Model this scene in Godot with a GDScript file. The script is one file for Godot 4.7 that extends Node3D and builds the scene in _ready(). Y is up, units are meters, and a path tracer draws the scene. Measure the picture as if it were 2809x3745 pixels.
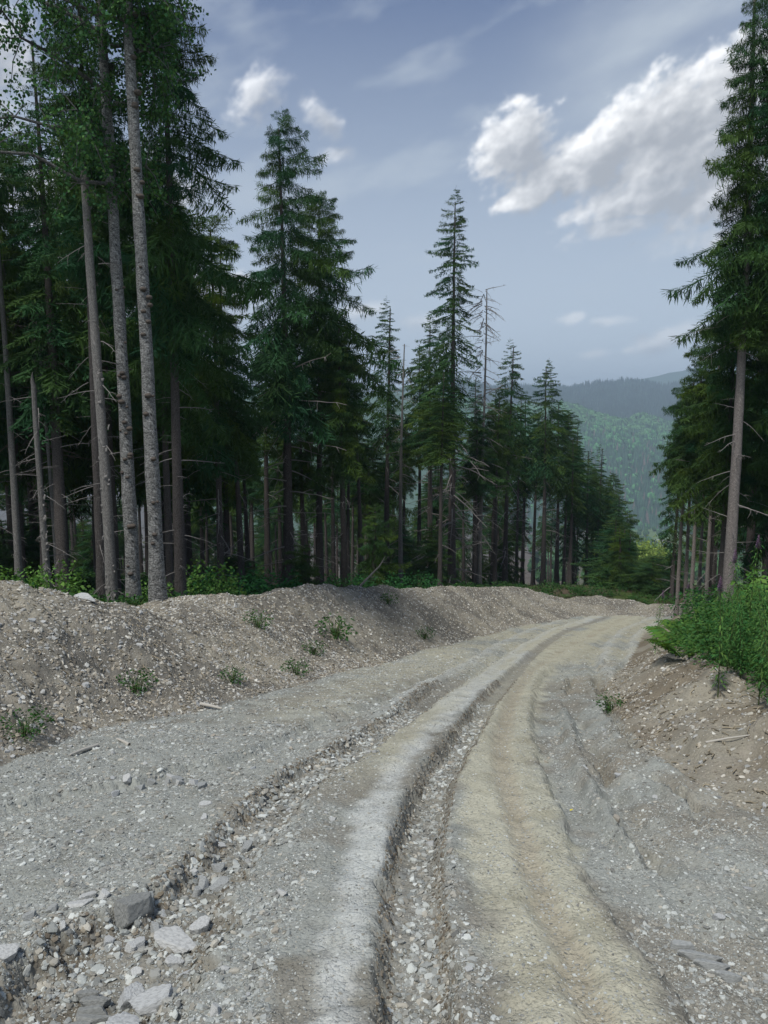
extends Node3D
# A stony forest track running downhill between spruces, hills across the valley.
# World: x to the side, y up, the camera looks along -z; d below always means -z.

const EYE := 1.6
var rng := RandomNumberGenerator.new()
var na := FastNoiseLite.new()      # lumps
var nb := FastNoiseLite.new()      # fine
var nc := FastNoiseLite.new()      # clouds
var used := {}

# ------------------------------------------------------------------ naming
func numbered(n: String) -> String:
	var k: int = used.get(n, 0)
	used[n] = k + 1
	return n if k == 0 else "%s_%03d" % [n, k]

func tag(o: Node, label := "", category := "", group := "", kind := "") -> Node:
	if label: o.set_meta("label", label)
	if category: o.set_meta("category", category)
	if group: o.set_meta("group", group)
	if kind: o.set_meta("kind", kind)
	return o

func part(called: String, mesh: Mesh, mat: Material, parent: Node, xf := Transform3D()) -> MeshInstance3D:
	var o := MeshInstance3D.new()
	o.name = numbered(called) if parent == self else called
	o.mesh = mesh
	o.material_override = mat
	o.transform = xf
	parent.add_child(o, true)
	return o

func thing(called: String, at: Vector3, turn := 0.0) -> Node3D:
	var o := Node3D.new()
	o.name = numbered(called)
	add_child(o)
	o.position = at
	o.rotation.y = turn
	return o

func copy(src: Node3D, at: Vector3, turn: float, s: Vector3) -> Node3D:
	var o: Node3D = src.duplicate()
	o.name = numbered(String(src.get_meta("base_name", src.name)))
	add_child(o)
	o.transform = Transform3D(Basis(Vector3.UP, turn).scaled_local(s), at)
	return o

# ------------------------------------------------------------------ terrain
const RD := [-8.0, 0.0, 2.25, 5.6, 10.0, 15.0, 22.0, 30.0, 45.0, 70.0, 120.0, 300.0, 800.0, 1100.0, 9000.0]
const RY := [1.3, 0.0, -0.38, -0.95, -2.05, -3.45, -5.0, -6.5, -9.5, -15.0, -28.0, -64.0, -136.0, -150.0, -150.0]
# crest of the spoil bank: x, y, d
const CREST := [[-5.0, 2.1, -6.0, 2.1], [-4.9, 0.9, 2.0, 2.0], [-4.69, 0.18, 6.5, 2.0], [-4.34, -0.23, 8.2, 2.59], [-4.07, -0.33, 8.5, 2.38], [-3.76, -0.82, 9.8, 2.35], [-3.53, -1.31, 11.0, 2.39], [-3.27, -1.51, 12.8, 2.57], [-2.65, -1.97, 14.8, 2.48], [-2.17, -2.15, 16.2, 2.37], [-1.68, -2.36, 17.6, 2.34], [-0.52, -3.08, 20.5, 2.42], [1.06, -3.81, 23.5, 2.29], [2.96, -4.61, 27.2, 2.30], [6.26, -5.84, 32.6, 2.80], [8.20, -6.75, 34.6, 3.72], [8.98, -7.08, 35.0, 4.10], [10.60, -6.94, 35.2, 4.34], [12.43, -7.05, 34.0, 3.35], [15.0, -6.8, 33.2, 2.4], [22.0, -6.5, 32.4, 2.2], [34.0, -6.3, 31.4, 2.0]]      # the last number: how far out its foot lies
# toe of the cut slope on the other side: x, d
const TOER := [[2.7, -6.0], [2.4, 2.0], [2.22, 4.03], [2.07, 4.68], [2.05, 5.47], [2.38, 7.27], [2.83, 9.27], [4.17, 12.62], [8.39, 23.24], [10.4, 27.0], [13.0, 28.4], [20.0, 28.8], [34.0, 28.0]]
# wheel tracks, x at d
const RUT_D := [-3.0, 2.22, 2.71, 3.26, 3.76, 4.43, 5.1, 5.98, 7.45, 10.11, 16.86, 23.99, 28.54, 40.0]
const RUT_X := [0.12, 0.12, 0.12, 0.14, 0.19, 0.29, 0.44, 0.67, 1.02, 1.71, 3.49, 6.03, 8.44, 14.0]
const GUL_D := [-3.0, 2.2, 2.6, 3.26, 3.95, 4.6, 5.22, 5.98, 7.27, 8.78, 10.11, 12.5, 16.0]
const GUL_X := [-1.2, -1.05, -1.0, -0.83, -0.71, -0.58, -0.38, -0.12, 0.24, 0.57, 0.89, 1.6, 2.6]
const WHI_D := [-3.0, 2.22, 2.51, 3.52, 4.6, 5.47, 6.98, 9.79, 16.33, 23.0, 28.5, 40.0]
const WHI_X := [-0.2, -0.17, -0.17, -0.09, 0.0, 0.18, 0.59, 1.34, 3.07, 5.4, 8.0, 14.0]
const YEL_D := [-3.0, 2.22, 3.26, 4.6, 5.79, 8.78, 14.02, 20.14, 26.53, 40.0]
const YEL_X := [0.7, 0.69, 0.7, 0.79, 0.95, 1.6, 3.0, 5.33, 8.37, 15.0]
const STR_D := [-3.0, 2.22, 2.51, 3.04, 3.52, 4.03, 4.78, 5.47, 7.96, 12.62, 18.0, 26.0, 40.0]
const STR_X := [1.02, 1.02, 1.03, 0.97, 0.97, 1.03, 1.11, 1.17, 1.66, 2.87, 5.0, 8.7, 15.5]
const RDG_D := [3.4, 3.89, 4.78, 5.47, 6.98, 8.35]
const RDG_X := [1.26, 1.3, 1.39, 1.48, 1.8, 2.01]
const STL_D := [3.9, 4.6, 4.78, 5.06, 5.28, 5.98, 6.84, 8.0]
const STL_X := [-2.9, -1.98, -1.67, -1.5, -1.21, -0.9, -0.67, -0.2]

var prof := PackedFloat32Array()

func lerp_tab(xs: Array, ys: Array, x: float) -> float:
	if x <= xs[0]: return ys[0]
	for i in range(1, xs.size()):
		if x <= xs[i]:
			var t: float = (x - xs[i - 1]) / (xs[i] - xs[i - 1])
			return lerpf(ys[i - 1], ys[i], t)
	return ys[ys.size() - 1]

func smooth_tab(xs: Array, ys: Array, x: float) -> float:      # Catmull-Rom in y, for winding tracks
	if x <= xs[0]: return ys[0]
	var n := xs.size()
	for i in range(1, n):
		if x <= xs[i]:
			var h: float = xs[i] - xs[i - 1]
			var t: float = (x - xs[i - 1]) / h
			var m0: float = (ys[i] - ys[maxi(i - 2, 0)]) / (xs[i] - xs[maxi(i - 2, 0)]) * h
			var m1: float = (ys[mini(i + 1, n - 1)] - ys[i - 1]) / (xs[mini(i + 1, n - 1)] - xs[i - 1]) * h
			var t2 := t * t
			var t3 := t2 * t
			return (2 * t3 - 3 * t2 + 1) * ys[i - 1] + (t3 - 2 * t2 + t) * m0 + (-2 * t3 + 3 * t2) * ys[i] + (t3 - t2) * m1
	return ys[n - 1]

func road_y(d: float) -> float:
	if d > 118.0: return lerp_tab(RD, RY, d)
	var f := clampf((d + 7.5) * 10.0, 0.0, 1254.0)
	var i := int(f)
	return lerpf(prof[i], prof[i + 1], f - i)

func make_profile() -> void:
	var raw := PackedFloat32Array()
	for i in 1300: raw.append(lerp_tab(RD, RY, i * 0.1 - 7.5))
	for pass_ in 2:
		var out := raw.duplicate()
		for i in raw.size():
			var s := 0.0
			var n := 0
			for k in range(-9, 10):
				var j := clampi(i + k, 0, raw.size() - 1)
				s += raw[j]
				n += 1
			out[i] = s / n
		raw = out
	prof = raw

# bank: [distance from the crest, crest height, side (+1 the road's side)]
var b_dist := 0.0
var b_high := 0.0
var b_side := 1.0
var b_wide := 2.0
var act_c := PackedFloat32Array()      # the crest segments near the present row: x, y, d, ex, ey, ed
var act_t := PackedFloat32Array()      # the same for the toe: x, d, ex, ed
func set_lines(d: float) -> void:
	act_c.clear()
	act_t.clear()
	for i in CREST.size() - 1:
		var p: Array = CREST[i]
		var q: Array = CREST[i + 1]
		if minf(p[2], q[2]) - 7.0 < d and maxf(p[2], q[2]) + 7.0 > d or d > 40.0: act_c.append_array(PackedFloat32Array([p[0], p[1], p[2], q[0] - p[0], q[1] - p[1], q[2] - p[2], p[3], q[3] - p[3]]))
	for i in TOER.size() - 1:
		var p: Array = TOER[i]
		var q: Array = TOER[i + 1]
		if minf(p[1], q[1]) - 9.0 < d and maxf(p[1], q[1]) + 9.0 > d or d > 36.0: act_t.append_array(PackedFloat32Array([p[0], p[1], q[0] - p[0], q[1] - p[1]]))

func near_crest(x: float, d: float) -> void:
	var best := 1e9
	for i in range(0, act_c.size(), 8):
		var ex := act_c[i + 3]
		var ed := act_c[i + 5]
		var px := x - act_c[i]
		var pd := d - act_c[i + 2]
		var t := clampf((px * ex + pd * ed) / (ex * ex + ed * ed), 0.0, 1.0)
		var ox := px - t * ex
		var od := pd - t * ed
		var s := ox * ox + od * od
		if s < best:
			best = s
			b_high = act_c[i + 1] + t * act_c[i + 4]
			b_wide = act_c[i + 6] + t * act_c[i + 7]
			b_side = 1.0 if ex * pd - ed * px < 0.0 else -1.0
	b_dist = sqrt(best)

func right_of_toe(x: float, d: float) -> float:       # signed distance, + up the cut slope
	var best := 1e9
	var side := 1.0
	for i in range(0, act_t.size(), 4):
		var ex := act_t[i + 2]
		var ed := act_t[i + 3]
		var px := x - act_t[i]
		var pd := d - act_t[i + 1]
		var t := clampf((px * ex + pd * ed) / (ex * ex + ed * ed), 0.0, 1.0)
		var ox := px - t * ex
		var od := pd - t * ed
		var s := ox * ox + od * od
		if s < best:
			best = s
			side = 1.0 if ex * pd - ed * px < 0.0 else -1.0
	return sqrt(best) * side

var zone := 0            # 0 track, 1 bank, 2 cut slope, 3 forest floor, 4 valley
var tone := Color()
const C_ROAD := Color(0.34, 0.352, 0.325)
const C_ROAD2 := Color(0.27, 0.258, 0.222)
const C_PALE := Color(0.56, 0.575, 0.55)
const C_CLAY := Color(0.5, 0.48, 0.375)
const C_CLAY2 := Color(0.37, 0.32, 0.24)
const C_MUD := Color(0.15, 0.134, 0.108)
const C_BANK := Color(0.185, 0.174, 0.15)
const C_BANK2 := Color(0.32, 0.295, 0.242)
const C_CUT := Color(0.225, 0.193, 0.146)
const C_FOREST := Color(0.11, 0.09, 0.065)
const C_MOSS := Color(0.07, 0.095, 0.035)
const C_MEADOW := Color(0.12, 0.19, 0.06)

func sst(a: float, b: float, x: float) -> float:
	var t := clampf((x - a) / (b - a), 0.0, 1.0)
	return t * t * (3.0 - 2.0 * t)

# tracks looked up once per row
var row_d := -1e9
var r_rut := 0.0
var r_gul := 0.0
var r_whi := 0.0
var r_yel := 0.0
var r_str := 0.0
var r_rdg := 0.0
var r_stl := 0.0
func set_row(d: float) -> void:
	row_d = d
	set_lines(d)
	r_rut = smooth_tab(RUT_D, RUT_X, d)
	r_gul = smooth_tab(GUL_D, GUL_X, d)
	r_whi = smooth_tab(WHI_D, WHI_X, d)
	r_yel = smooth_tab(YEL_D, YEL_X, d)
	r_str = smooth_tab(STR_D, STR_X, d)
	r_rdg = smooth_tab(RDG_D, RDG_X, d)
	r_stl = smooth_tab(STL_D, STL_X, d)

func surface(x: float, d: float) -> float:            # height, and sets zone and tone
	var base := road_y(d)
	if d > 60.0:
		zone = 4 if d > 200.0 else 3
		tone = C_FOREST.lerp(C_MEADOW, sst(90.0, 260.0, d) * sst(0.24, 0.34, x / d))
		return base + na.get_noise_2d(x * 0.1, d * 0.1) * 2.0 - clampf((-x - 10.0) * 0.03, 0.0, 6.0)
	near_crest(x, d)
	var r := right_of_toe(x, d)
	var lump := na.get_noise_2d(x, d)
	var fine := nb.get_noise_2d(x, d)
	var h := base
	var patch := 0.5 + 0.5 * na.get_noise_2d(x * 0.45 + 40.0, d * 0.45)
	if b_side < 0.0:                                   # behind the crest: forest floor
		var floor_y := base + clampf(b_high - base - 0.3, -0.25, 0.95) + maxf(0.0, -x - 6.0) * 0.06
		var f := 1.0 - sst(0.0, 1.9, b_dist)
		h = floor_y + maxf(b_high - floor_y, 0.0) * f + lump * 0.12 + fine * 0.03
		zone = 1 if b_dist < 1.1 + lump * 0.4 else 3
		tone = C_BANK.lerp(C_BANK2, sst(0.35, 0.65, patch)) if zone == 1 else C_FOREST.lerp(C_MOSS, sst(0.45, 0.6, patch))
		return h
	if r > 0.0:                                        # cut slope and the shelf above it
		var up := 0.34 * sst(0.0, 0.75, r) + 0.38 * sst(0.4, 2.2, r) + 0.45 * sst(2.0, 6.0, r) + maxf(0.0, r - 6.0) * 0.05
		h = base + up * (0.85 + 0.3 * lump) + (lump * 0.1 + na.get_noise_2d(x * 2.5, d * 2.5 + 30.0) * 0.05) * sst(0.0, 0.5, r) + fine * 0.035
		zone = 2 if r < 2.6 + lump else 3
		tone = C_CUT.lerp(C_BANK2, sst(0.45, 0.62, patch)) if zone == 2 else C_FOREST.lerp(C_MOSS, sst(0.4, 0.6, patch))
		return h
	var wr := b_wide * (1.03 + 0.14 * na.get_noise_2d(x * 0.3 + 9.0, d * 0.3 - 5.0))
	var s := b_dist / wr
	if s < 1.0:
		var f2 := 0.55 * (1.0 - s) + 0.45 * (1.0 - sst(0.0, 1.0, s))
		var rough := sst(0.0, 0.25, 1.0 - s)
		h = base + maxf(b_high - base, 0.0) * f2 + (lump * 0.11 + fine * 0.045 + nb.get_noise_2d(x * 2.7, d * 2.7) * 0.02) * rough
		zone = 1
		var q := sst(0.4, 0.62, patch + fine * 0.15)
		tone = C_BANK.lerp(C_BANK2, q)
		return h
	# the track itself
	zone = 0
	var w := nb.get_noise_2d(x * 0.6 + 70.0, d * 0.6)
	var k := C_ROAD.lerp(C_ROAD2, sst(0.44, 0.66, patch + 0.3 * w))
	h = base + lump * 0.022 + fine * 0.016 + nb.get_noise_2d(x * 3.1, d * 3.1) * 0.009
	var far := 1.0 - sst(9.0, 26.0, d)
	# pale compacted ridge
	var jag := nb.get_noise_2d(x * 0.25, d * 1.9) * 0.05
	var u := absf(x - r_whi + jag) / (0.11 + 0.009 * d) + 0.5 * maxf(0.0, na.get_noise_2d(40.0, d * 0.9))
	k = k.lerp(C_PALE, (1.0 - sst(0.35, 1.1, u + 0.35 * w)) * 0.85)
	h += 0.018 * (1.0 - sst(0.0, 1.3, u))
	# clay strip
	var half := 0.3 + 0.014 * d
	u = absf(x - r_yel + jag * 1.4) / half
	var clay := 1.0 - sst(0.55, 1.05, u + 0.3 * w)
	k = k.lerp(C_CLAY, clay * 0.85)
	h += 0.02 * (1.0 - sst(0.2, 1.1, u))
	u = absf(x - r_yel - 0.02 + jag * 0.7) / (0.075 + 0.004 * d)
	var groove := 1.0 - sst(0.3, 1.2, u)
	h -= groove * 0.03
	k = k.lerp(C_CLAY2, groove * 0.55)
	# clay also between the ridge and the gully further down the track
	u = absf(x - (r_whi - 0.22) + jag) / 0.3
	k = k.lerp(C_CLAY, (1.0 - sst(0.4, 1.1, u + 0.4 * w)) * 0.7 * sst(4.2, 5.6, d))
	u = absf(x - r_gul + 1.1) / 0.8
	k = k.lerp(C_CLAY, (1.0 - sst(0.2, 1.1, u + 0.6 * w)) * 0.45 * sst(6.0, 7.5, d))
	k = k.lerp(C_CLAY, 0.75 * sst(8.0, 16.0, d) * sst(0.25, 0.55, patch + 0.2 * w))
	# fainter wheel lines side by side further down
	if d > 6.0 and d < 34.0:
		var on := sst(6.0, 9.0, d)
		for q in [-1.5, -0.75, 1.55, 2.2]:
			var e2: float = x - r_rut - q * (0.75 + 0.012 * d) + 0.12 * nb.get_noise_2d(q * 9.0, d * 0.25)
			h += on * (0.03 * (1.0 - sst(0.0, 0.16, absf(e2 - 0.2))) - 0.055 * (1.0 - sst(0.04, 0.17, absf(e2))))
			k = k.lerp(C_PALE, on * 0.5 * (1.0 - sst(0.0, 0.2, absf(e2 - 0.22))))
	# step down beside the clay
	var e := x - r_str + nb.get_noise_2d(3.0, d * 1.6) * 0.05 + nb.get_noise_2d(9.0, d * 6.0) * 0.018
	if e > -0.02:
		h -= 0.085 * far * sst(-0.015, 0.03, e) * (1.0 - sst(0.2, 0.95, e)) * (0.8 + 0.6 * na.get_noise_2d(4.0, d * 0.9))
		h += 0.03 * nb.get_noise_2d(x * 1.6 + 5.0, d * 0.7) * sst(0.1, 0.3, e) * far
	if e > 0.1 and d < 16.0:
		for q in [0.38, 0.72, 1.02]:
			var e3: float = e - q * (1.0 + 0.02 * d) + 0.16 * nb.get_noise_2d(q * 31.0, d * 0.22)
			var keep := sst(-0.15, 0.15, na.get_noise_2d(q * 50.0, d * 0.55))
			h += keep * (0.04 * (1.0 - sst(0.0, 0.07, absf(e3 + 0.07))) - 0.07 * (1.0 - sst(0.02, 0.06, absf(e3))))
			k = k.lerp(C_CLAY2, 0.4 * keep * (1.0 - sst(0.02, 0.22, absf(e3 - 0.1))))
	# central rut
	var dep := 0.1 * far * (1.0 - 0.5 * sst(7.0, 12.0, d)) + 0.015
	var hw := 0.135 + 0.03 * nb.get_noise_2d(1.0, d * 1.1) + 0.012 * nb.get_noise_2d(x * 4.0, d * 7.0)
	e = x - r_rut
	u = absf(e) / hw
	var crumb := 0.22 * w + 0.28 * nb.get_noise_2d(x * 2.2, d * 2.2) + 0.2 * nb.get_noise_2d(x * 5.0 + 3.0, d * 5.0)
	h -= dep * (1.0 - sst(0.6, 1.2, u + crumb)) * (0.8 + 0.5 * na.get_noise_2d(2.0, d * 0.9))
	h += 0.018 * far * (1.0 - sst(1.2, 2.1, u)) * sst(0.95, 1.2, u)
	if u < 1.35: k = k.lerp(C_ROAD2, 0.7 * (1.0 - sst(1.05, 1.25, u + crumb)))
	# washed out gully
	var g := 1.0 - sst(9.0, 13.0, d)
	if g > 0.0 and d < 14.0:
		e = x - r_gul + 0.04 * nb.get_noise_2d(5.0, d * 1.3) + 0.02 * nb.get_noise_2d(x * 4.0, d * 6.0)
		var pit := 1.0 - sst(2.6, 3.3, d)
		var gw := lerpf(0.15, 0.34, pit) + 0.03 * nb.get_noise_2d(11.0, d)
		u = (-e / (gw * 1.3)) if e < 0.0 else (e / gw)
		var cr2 := 0.25 * w + 0.3 * nb.get_noise_2d(x * 2.4 + 9.0, d * 2.4) + 0.2 * nb.get_noise_2d(x * 5.0, d * 5.0)
		var cut := 1.0 - sst(0.5, 1.1, u + cr2)
		h -= lerpf(0.09, 0.11, pit) * g * cut * (0.85 + 0.8 * na.get_noise_2d(7.0, d * 0.8))
		h += 0.025 * g * (1.0 - sst(1.0, 3.2, -e / gw)) * sst(0.9, 1.2, -e / gw)
		if cut > 0.02: k = k.lerp(C_ROAD2, sst(0.02, 0.3, cut) * g).lerp(C_MUD, pit * sst(-0.12, 0.02, na.get_noise_2d(x * 2.4 + 5.0, d * 2.4) + 0.3 * w) * sst(0.02, 0.3, cut))
	# small ridge thrown up by a tyre
	if d > 3.4 and d < 9.0:
		e = x - r_rdg + nb.get_noise_2d(21.0, d * 2.0) * 0.04
		var fade := sst(3.4, 4.2, d) * (1.0 - sst(7.6, 9.0, d))
		h += fade * (0.085 * (1.0 - sst(0.0, 0.09, absf(e))) - 0.06 * (1.0 - sst(0.0, 0.14, absf(e - 0.17))))
	# old edge further left
	if d > 3.9 and d < 8.0 and x < 0.5:
		e = x - r_stl + nb.get_noise_2d(31.0, d * 2.0) * 0.06
		h -= 0.06 * sst(3.9, 4.4, d) * (1.0 - sst(7.0, 8.0, d)) * sst(-0.03, 0.05, e) * (1.0 - sst(0.15, 0.75, e))
	tone = k
	return h

var g_rows := PackedFloat32Array()
var g_cols := PackedFloat32Array()
var g_h := PackedFloat32Array()
var g_zone := PackedByteArray()

func ground_y(x: float, d: float) -> float:
	var i := clampi(g_rows.bsearch(d) - 1, 0, g_rows.size() - 2)
	var u := x / (d + 3.0)
	var j := clampi(g_cols.bsearch(u) - 1, 0, g_cols.size() - 2)
	var t := clampf((d - g_rows[i]) / (g_rows[i + 1] - g_rows[i]), 0.0, 1.0)
	var s := clampf((u - g_cols[j]) / (g_cols[j + 1] - g_cols[j]), 0.0, 1.0)
	var w := g_cols.size()
	return lerpf(lerpf(g_h[i * w + j], g_h[i * w + j + 1], s), lerpf(g_h[(i + 1) * w + j], g_h[(i + 1) * w + j + 1], s), t)

func ground_zone(x: float, d: float) -> int:
	var i := clampi(g_rows.bsearch(d), 0, g_rows.size() - 1)
	var j := clampi(g_cols.bsearch(x / (d + 3.0)), 0, g_cols.size() - 1)
	return g_zone[i * g_cols.size() + j]

func ground_up(x: float, d: float, e := 0.06) -> Vector3:
	var a := ground_y(x + e, d) - ground_y(x - e, d)
	var b := ground_y(x, d + e) - ground_y(x, d - e)
	return Vector3(-a, 2.0 * e, b).normalized()

func P(x: float, d: float, up := 0.0) -> Vector3:
	return Vector3(x, ground_y(x, d) + up, -d)

func build_ground() -> void:
	var d := -2.0
	while d < 1.6:
		g_rows.append(d)
		d += 0.14
	while d < 48.0:
		g_rows.append(d)
		d += 0.0055 * (d + 2.0)
	while d < 5000.0:
		g_rows.append(d)
		d *= 1.045
	var half: Array = []
	var u := 0.0
	while u < 6.0:
		half.append(u)
		u += 0.0028 if u < 0.36 else 0.0028 + (u - 0.36) * 0.02 if u < 0.52 else 0.006 + (u - 0.52) * 0.1
	for i in range(half.size() - 1, 0, -1): g_cols.append(-half[i])
	for i in half.size(): g_cols.append(half[i])
	var w := g_cols.size()
	var n := g_rows.size()
	var pos := PackedVector3Array()
	var col := PackedColorArray()
	pos.resize(w * n)
	col.resize(w * n)
	g_h.resize(w * n)
	g_zone.resize(w * n)
	for i in n:
		var dd := g_rows[i]
		set_row(dd)
		for j in w:
			var x := g_cols[j] * (dd + 3.0)
			var h := surface(x, dd)
			var at := i * w + j
			g_h[at] = h
			g_zone[at] = zone
			pos[at] = Vector3(x, h, -dd)
			col[at] = tone
	var nor := PackedVector3Array()
	nor.resize(w * n)
	for i in n:
		var i0 := maxi(i - 1, 0)
		var i1 := mini(i + 1, n - 1)
		for j in w:
			var a := pos[i * w + mini(j + 1, w - 1)] - pos[i * w + maxi(j - 1, 0)]
			var b := pos[i1 * w + j] - pos[i0 * w + j]
			nor[i * w + j] = a.cross(b).normalized()
	var names := ["dirt_road", "gravel_bank", "roadside_slope", "forest_floor", "valley_ground"]
	var labels := ["rutted grey stony track running downhill between the banks", "long heap of stony spoil along the edge of the track", "bare brown cut slope below the green plants", "dark ground under the spruces", "pale green valley floor beyond the trees"]
	for z in 5:
		var remap := PackedInt32Array()
		remap.resize(w * n)
		remap.fill(-1)
		var v := PackedVector3Array()
		var c := PackedColorArray()
		var m := PackedVector3Array()
		var ix := PackedInt32Array()
		for i in n - 1:
			for j in w - 1:
				var a := i * w + j
				if g_zone[a] != z: continue
				for q in [a, a + w, a + 1, a + 1, a + w, a + w + 1]:
					if remap[q] < 0:
						remap[q] = v.size()
						v.append(pos[q])
						c.append(col[q])
						m.append(nor[q])
					ix.append(remap[q])
		if v.is_empty(): continue
		var arr := []
		arr.resize(Mesh.ARRAY_MAX)
		arr[Mesh.ARRAY_VERTEX] = v
		arr[Mesh.ARRAY_COLOR] = c
		arr[Mesh.ARRAY_NORMAL] = m
		arr[Mesh.ARRAY_INDEX] = ix
		var mesh := ArrayMesh.new()
		mesh.add_surface_from_arrays(Mesh.PRIMITIVE_TRIANGLES, arr)
		var o := part(names[z], mesh, M.ground if z != 4 else M.valley, self)
		tag(o, labels[z], "ground", "", "structure")

# ------------------------------------------------------------------ materials
var M := {}

func noise_tex(kind: int, freq: float, size: int, ramp: Array, seed_: int, oct := 4, extra := {}) -> NoiseTexture2D:
	var f := FastNoiseLite.new()
	f.noise_type = kind
	f.frequency = freq
	f.seed = seed_
	f.fractal_octaves = oct
	for q in extra: f.set(q, extra[q])
	var t := NoiseTexture2D.new()
	t.width = size
	t.height = size
	t.seamless = true
	t.normalize = true
	if ramp.size():
		var g := Gradient.new()
		var offs := PackedFloat32Array()
		var cols := PackedColorArray()
		for i in ramp.size():
			offs.append(ramp[i][0])
			var v: float = ramp[i][1]
			cols.append(Color(v, v, v).linear_to_srgb() if ramp[i].size() == 2 else Color(ramp[i][1], ramp[i][2], ramp[i][3]).linear_to_srgb())
		g.offsets = offs
		g.colors = cols
		t.color_ramp = g
	t.noise = f
	return t

func flat_mat(c: Color, rough := 0.9) -> StandardMaterial3D:      # c linear
	var m := StandardMaterial3D.new()
	m.albedo_color = c.linear_to_srgb()
	m.roughness = rough
	m.metallic_specular = 0.3
	return m

func leaf_mat(tint := Color(1, 1, 1), back := 0.5) -> StandardMaterial3D:
	var m := StandardMaterial3D.new()
	m.vertex_color_use_as_albedo = true
	m.albedo_color = tint.linear_to_srgb()
	m.roughness = 0.65
	m.metallic_specular = 0.25
	m.cull_mode = BaseMaterial3D.CULL_DISABLED
	if back > 0.0:
		m.backlight_enabled = true
		m.backlight = Color(back, back, back * 0.5).linear_to_srgb()
	return m

func bark_image(seed_: int, aspen: bool, k: Color) -> ImageTexture:
	var f := FastNoiseLite.new()
	f.seed = seed_
	f.frequency = 1.0
	f.fractal_octaves = 4
	var w := 256
	var h := 512
	var im := Image.create(w, h, false, Image.FORMAT_RGB8)
	for y in h:
		for x in w:
			var a := TAU * x / w
			var px := cos(a) * 1.0
			var pz := sin(a) * 1.0
			var v := y / float(h)
			var pv := TAU * v
			var s: float
			if aspen:
				var n := f.get_noise_3d(px * 3.0, sin(pv) * 9.0 + cos(pv) * 9.0, pz * 3.0 + cos(pv) * 5.0)
				var fis := absf(f.get_noise_3d(px * 9.0, sin(pv) * 2.5, pz * 9.0 + cos(pv) * 2.5))
				var band := f.get_noise_3d(px * 1.2, sin(pv) * 22.0, pz * 1.2 + cos(pv) * 22.0)
				s = 0.3 + 0.3 * n + 0.12 * f.get_noise_3d(px * 1.1 + 30.0, sin(pv) * 2.5, pz * 1.1 + cos(pv) * 2.5)
				s = maxf(s, 0.06)
				s *= 0.55 + 0.45 * smoothstep(0.02, 0.22, fis)
				if band > 0.26: s *= 0.4
				im.set_pixel(x, y, Color(s * k.r, s * k.g, s * k.b).linear_to_srgb())
			else:
				var n2 := f.get_noise_3d(px * 5.0, sin(pv) * 8.0, pz * 5.0 + cos(pv) * 8.0)
				var fis2 := absf(f.get_noise_3d(px * 8.0, sin(pv) * 4.0 + 7.0, pz * 8.0 + cos(pv) * 4.0))
				s = (0.14 + 0.09 * n2) * (0.5 + 0.5 * smoothstep(0.0, 0.2, fis2))
				im.set_pixel(x, y, Color(s * k.r, s * k.g, s * k.b).linear_to_srgb())
	return ImageTexture.create_from_image(im)

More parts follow.
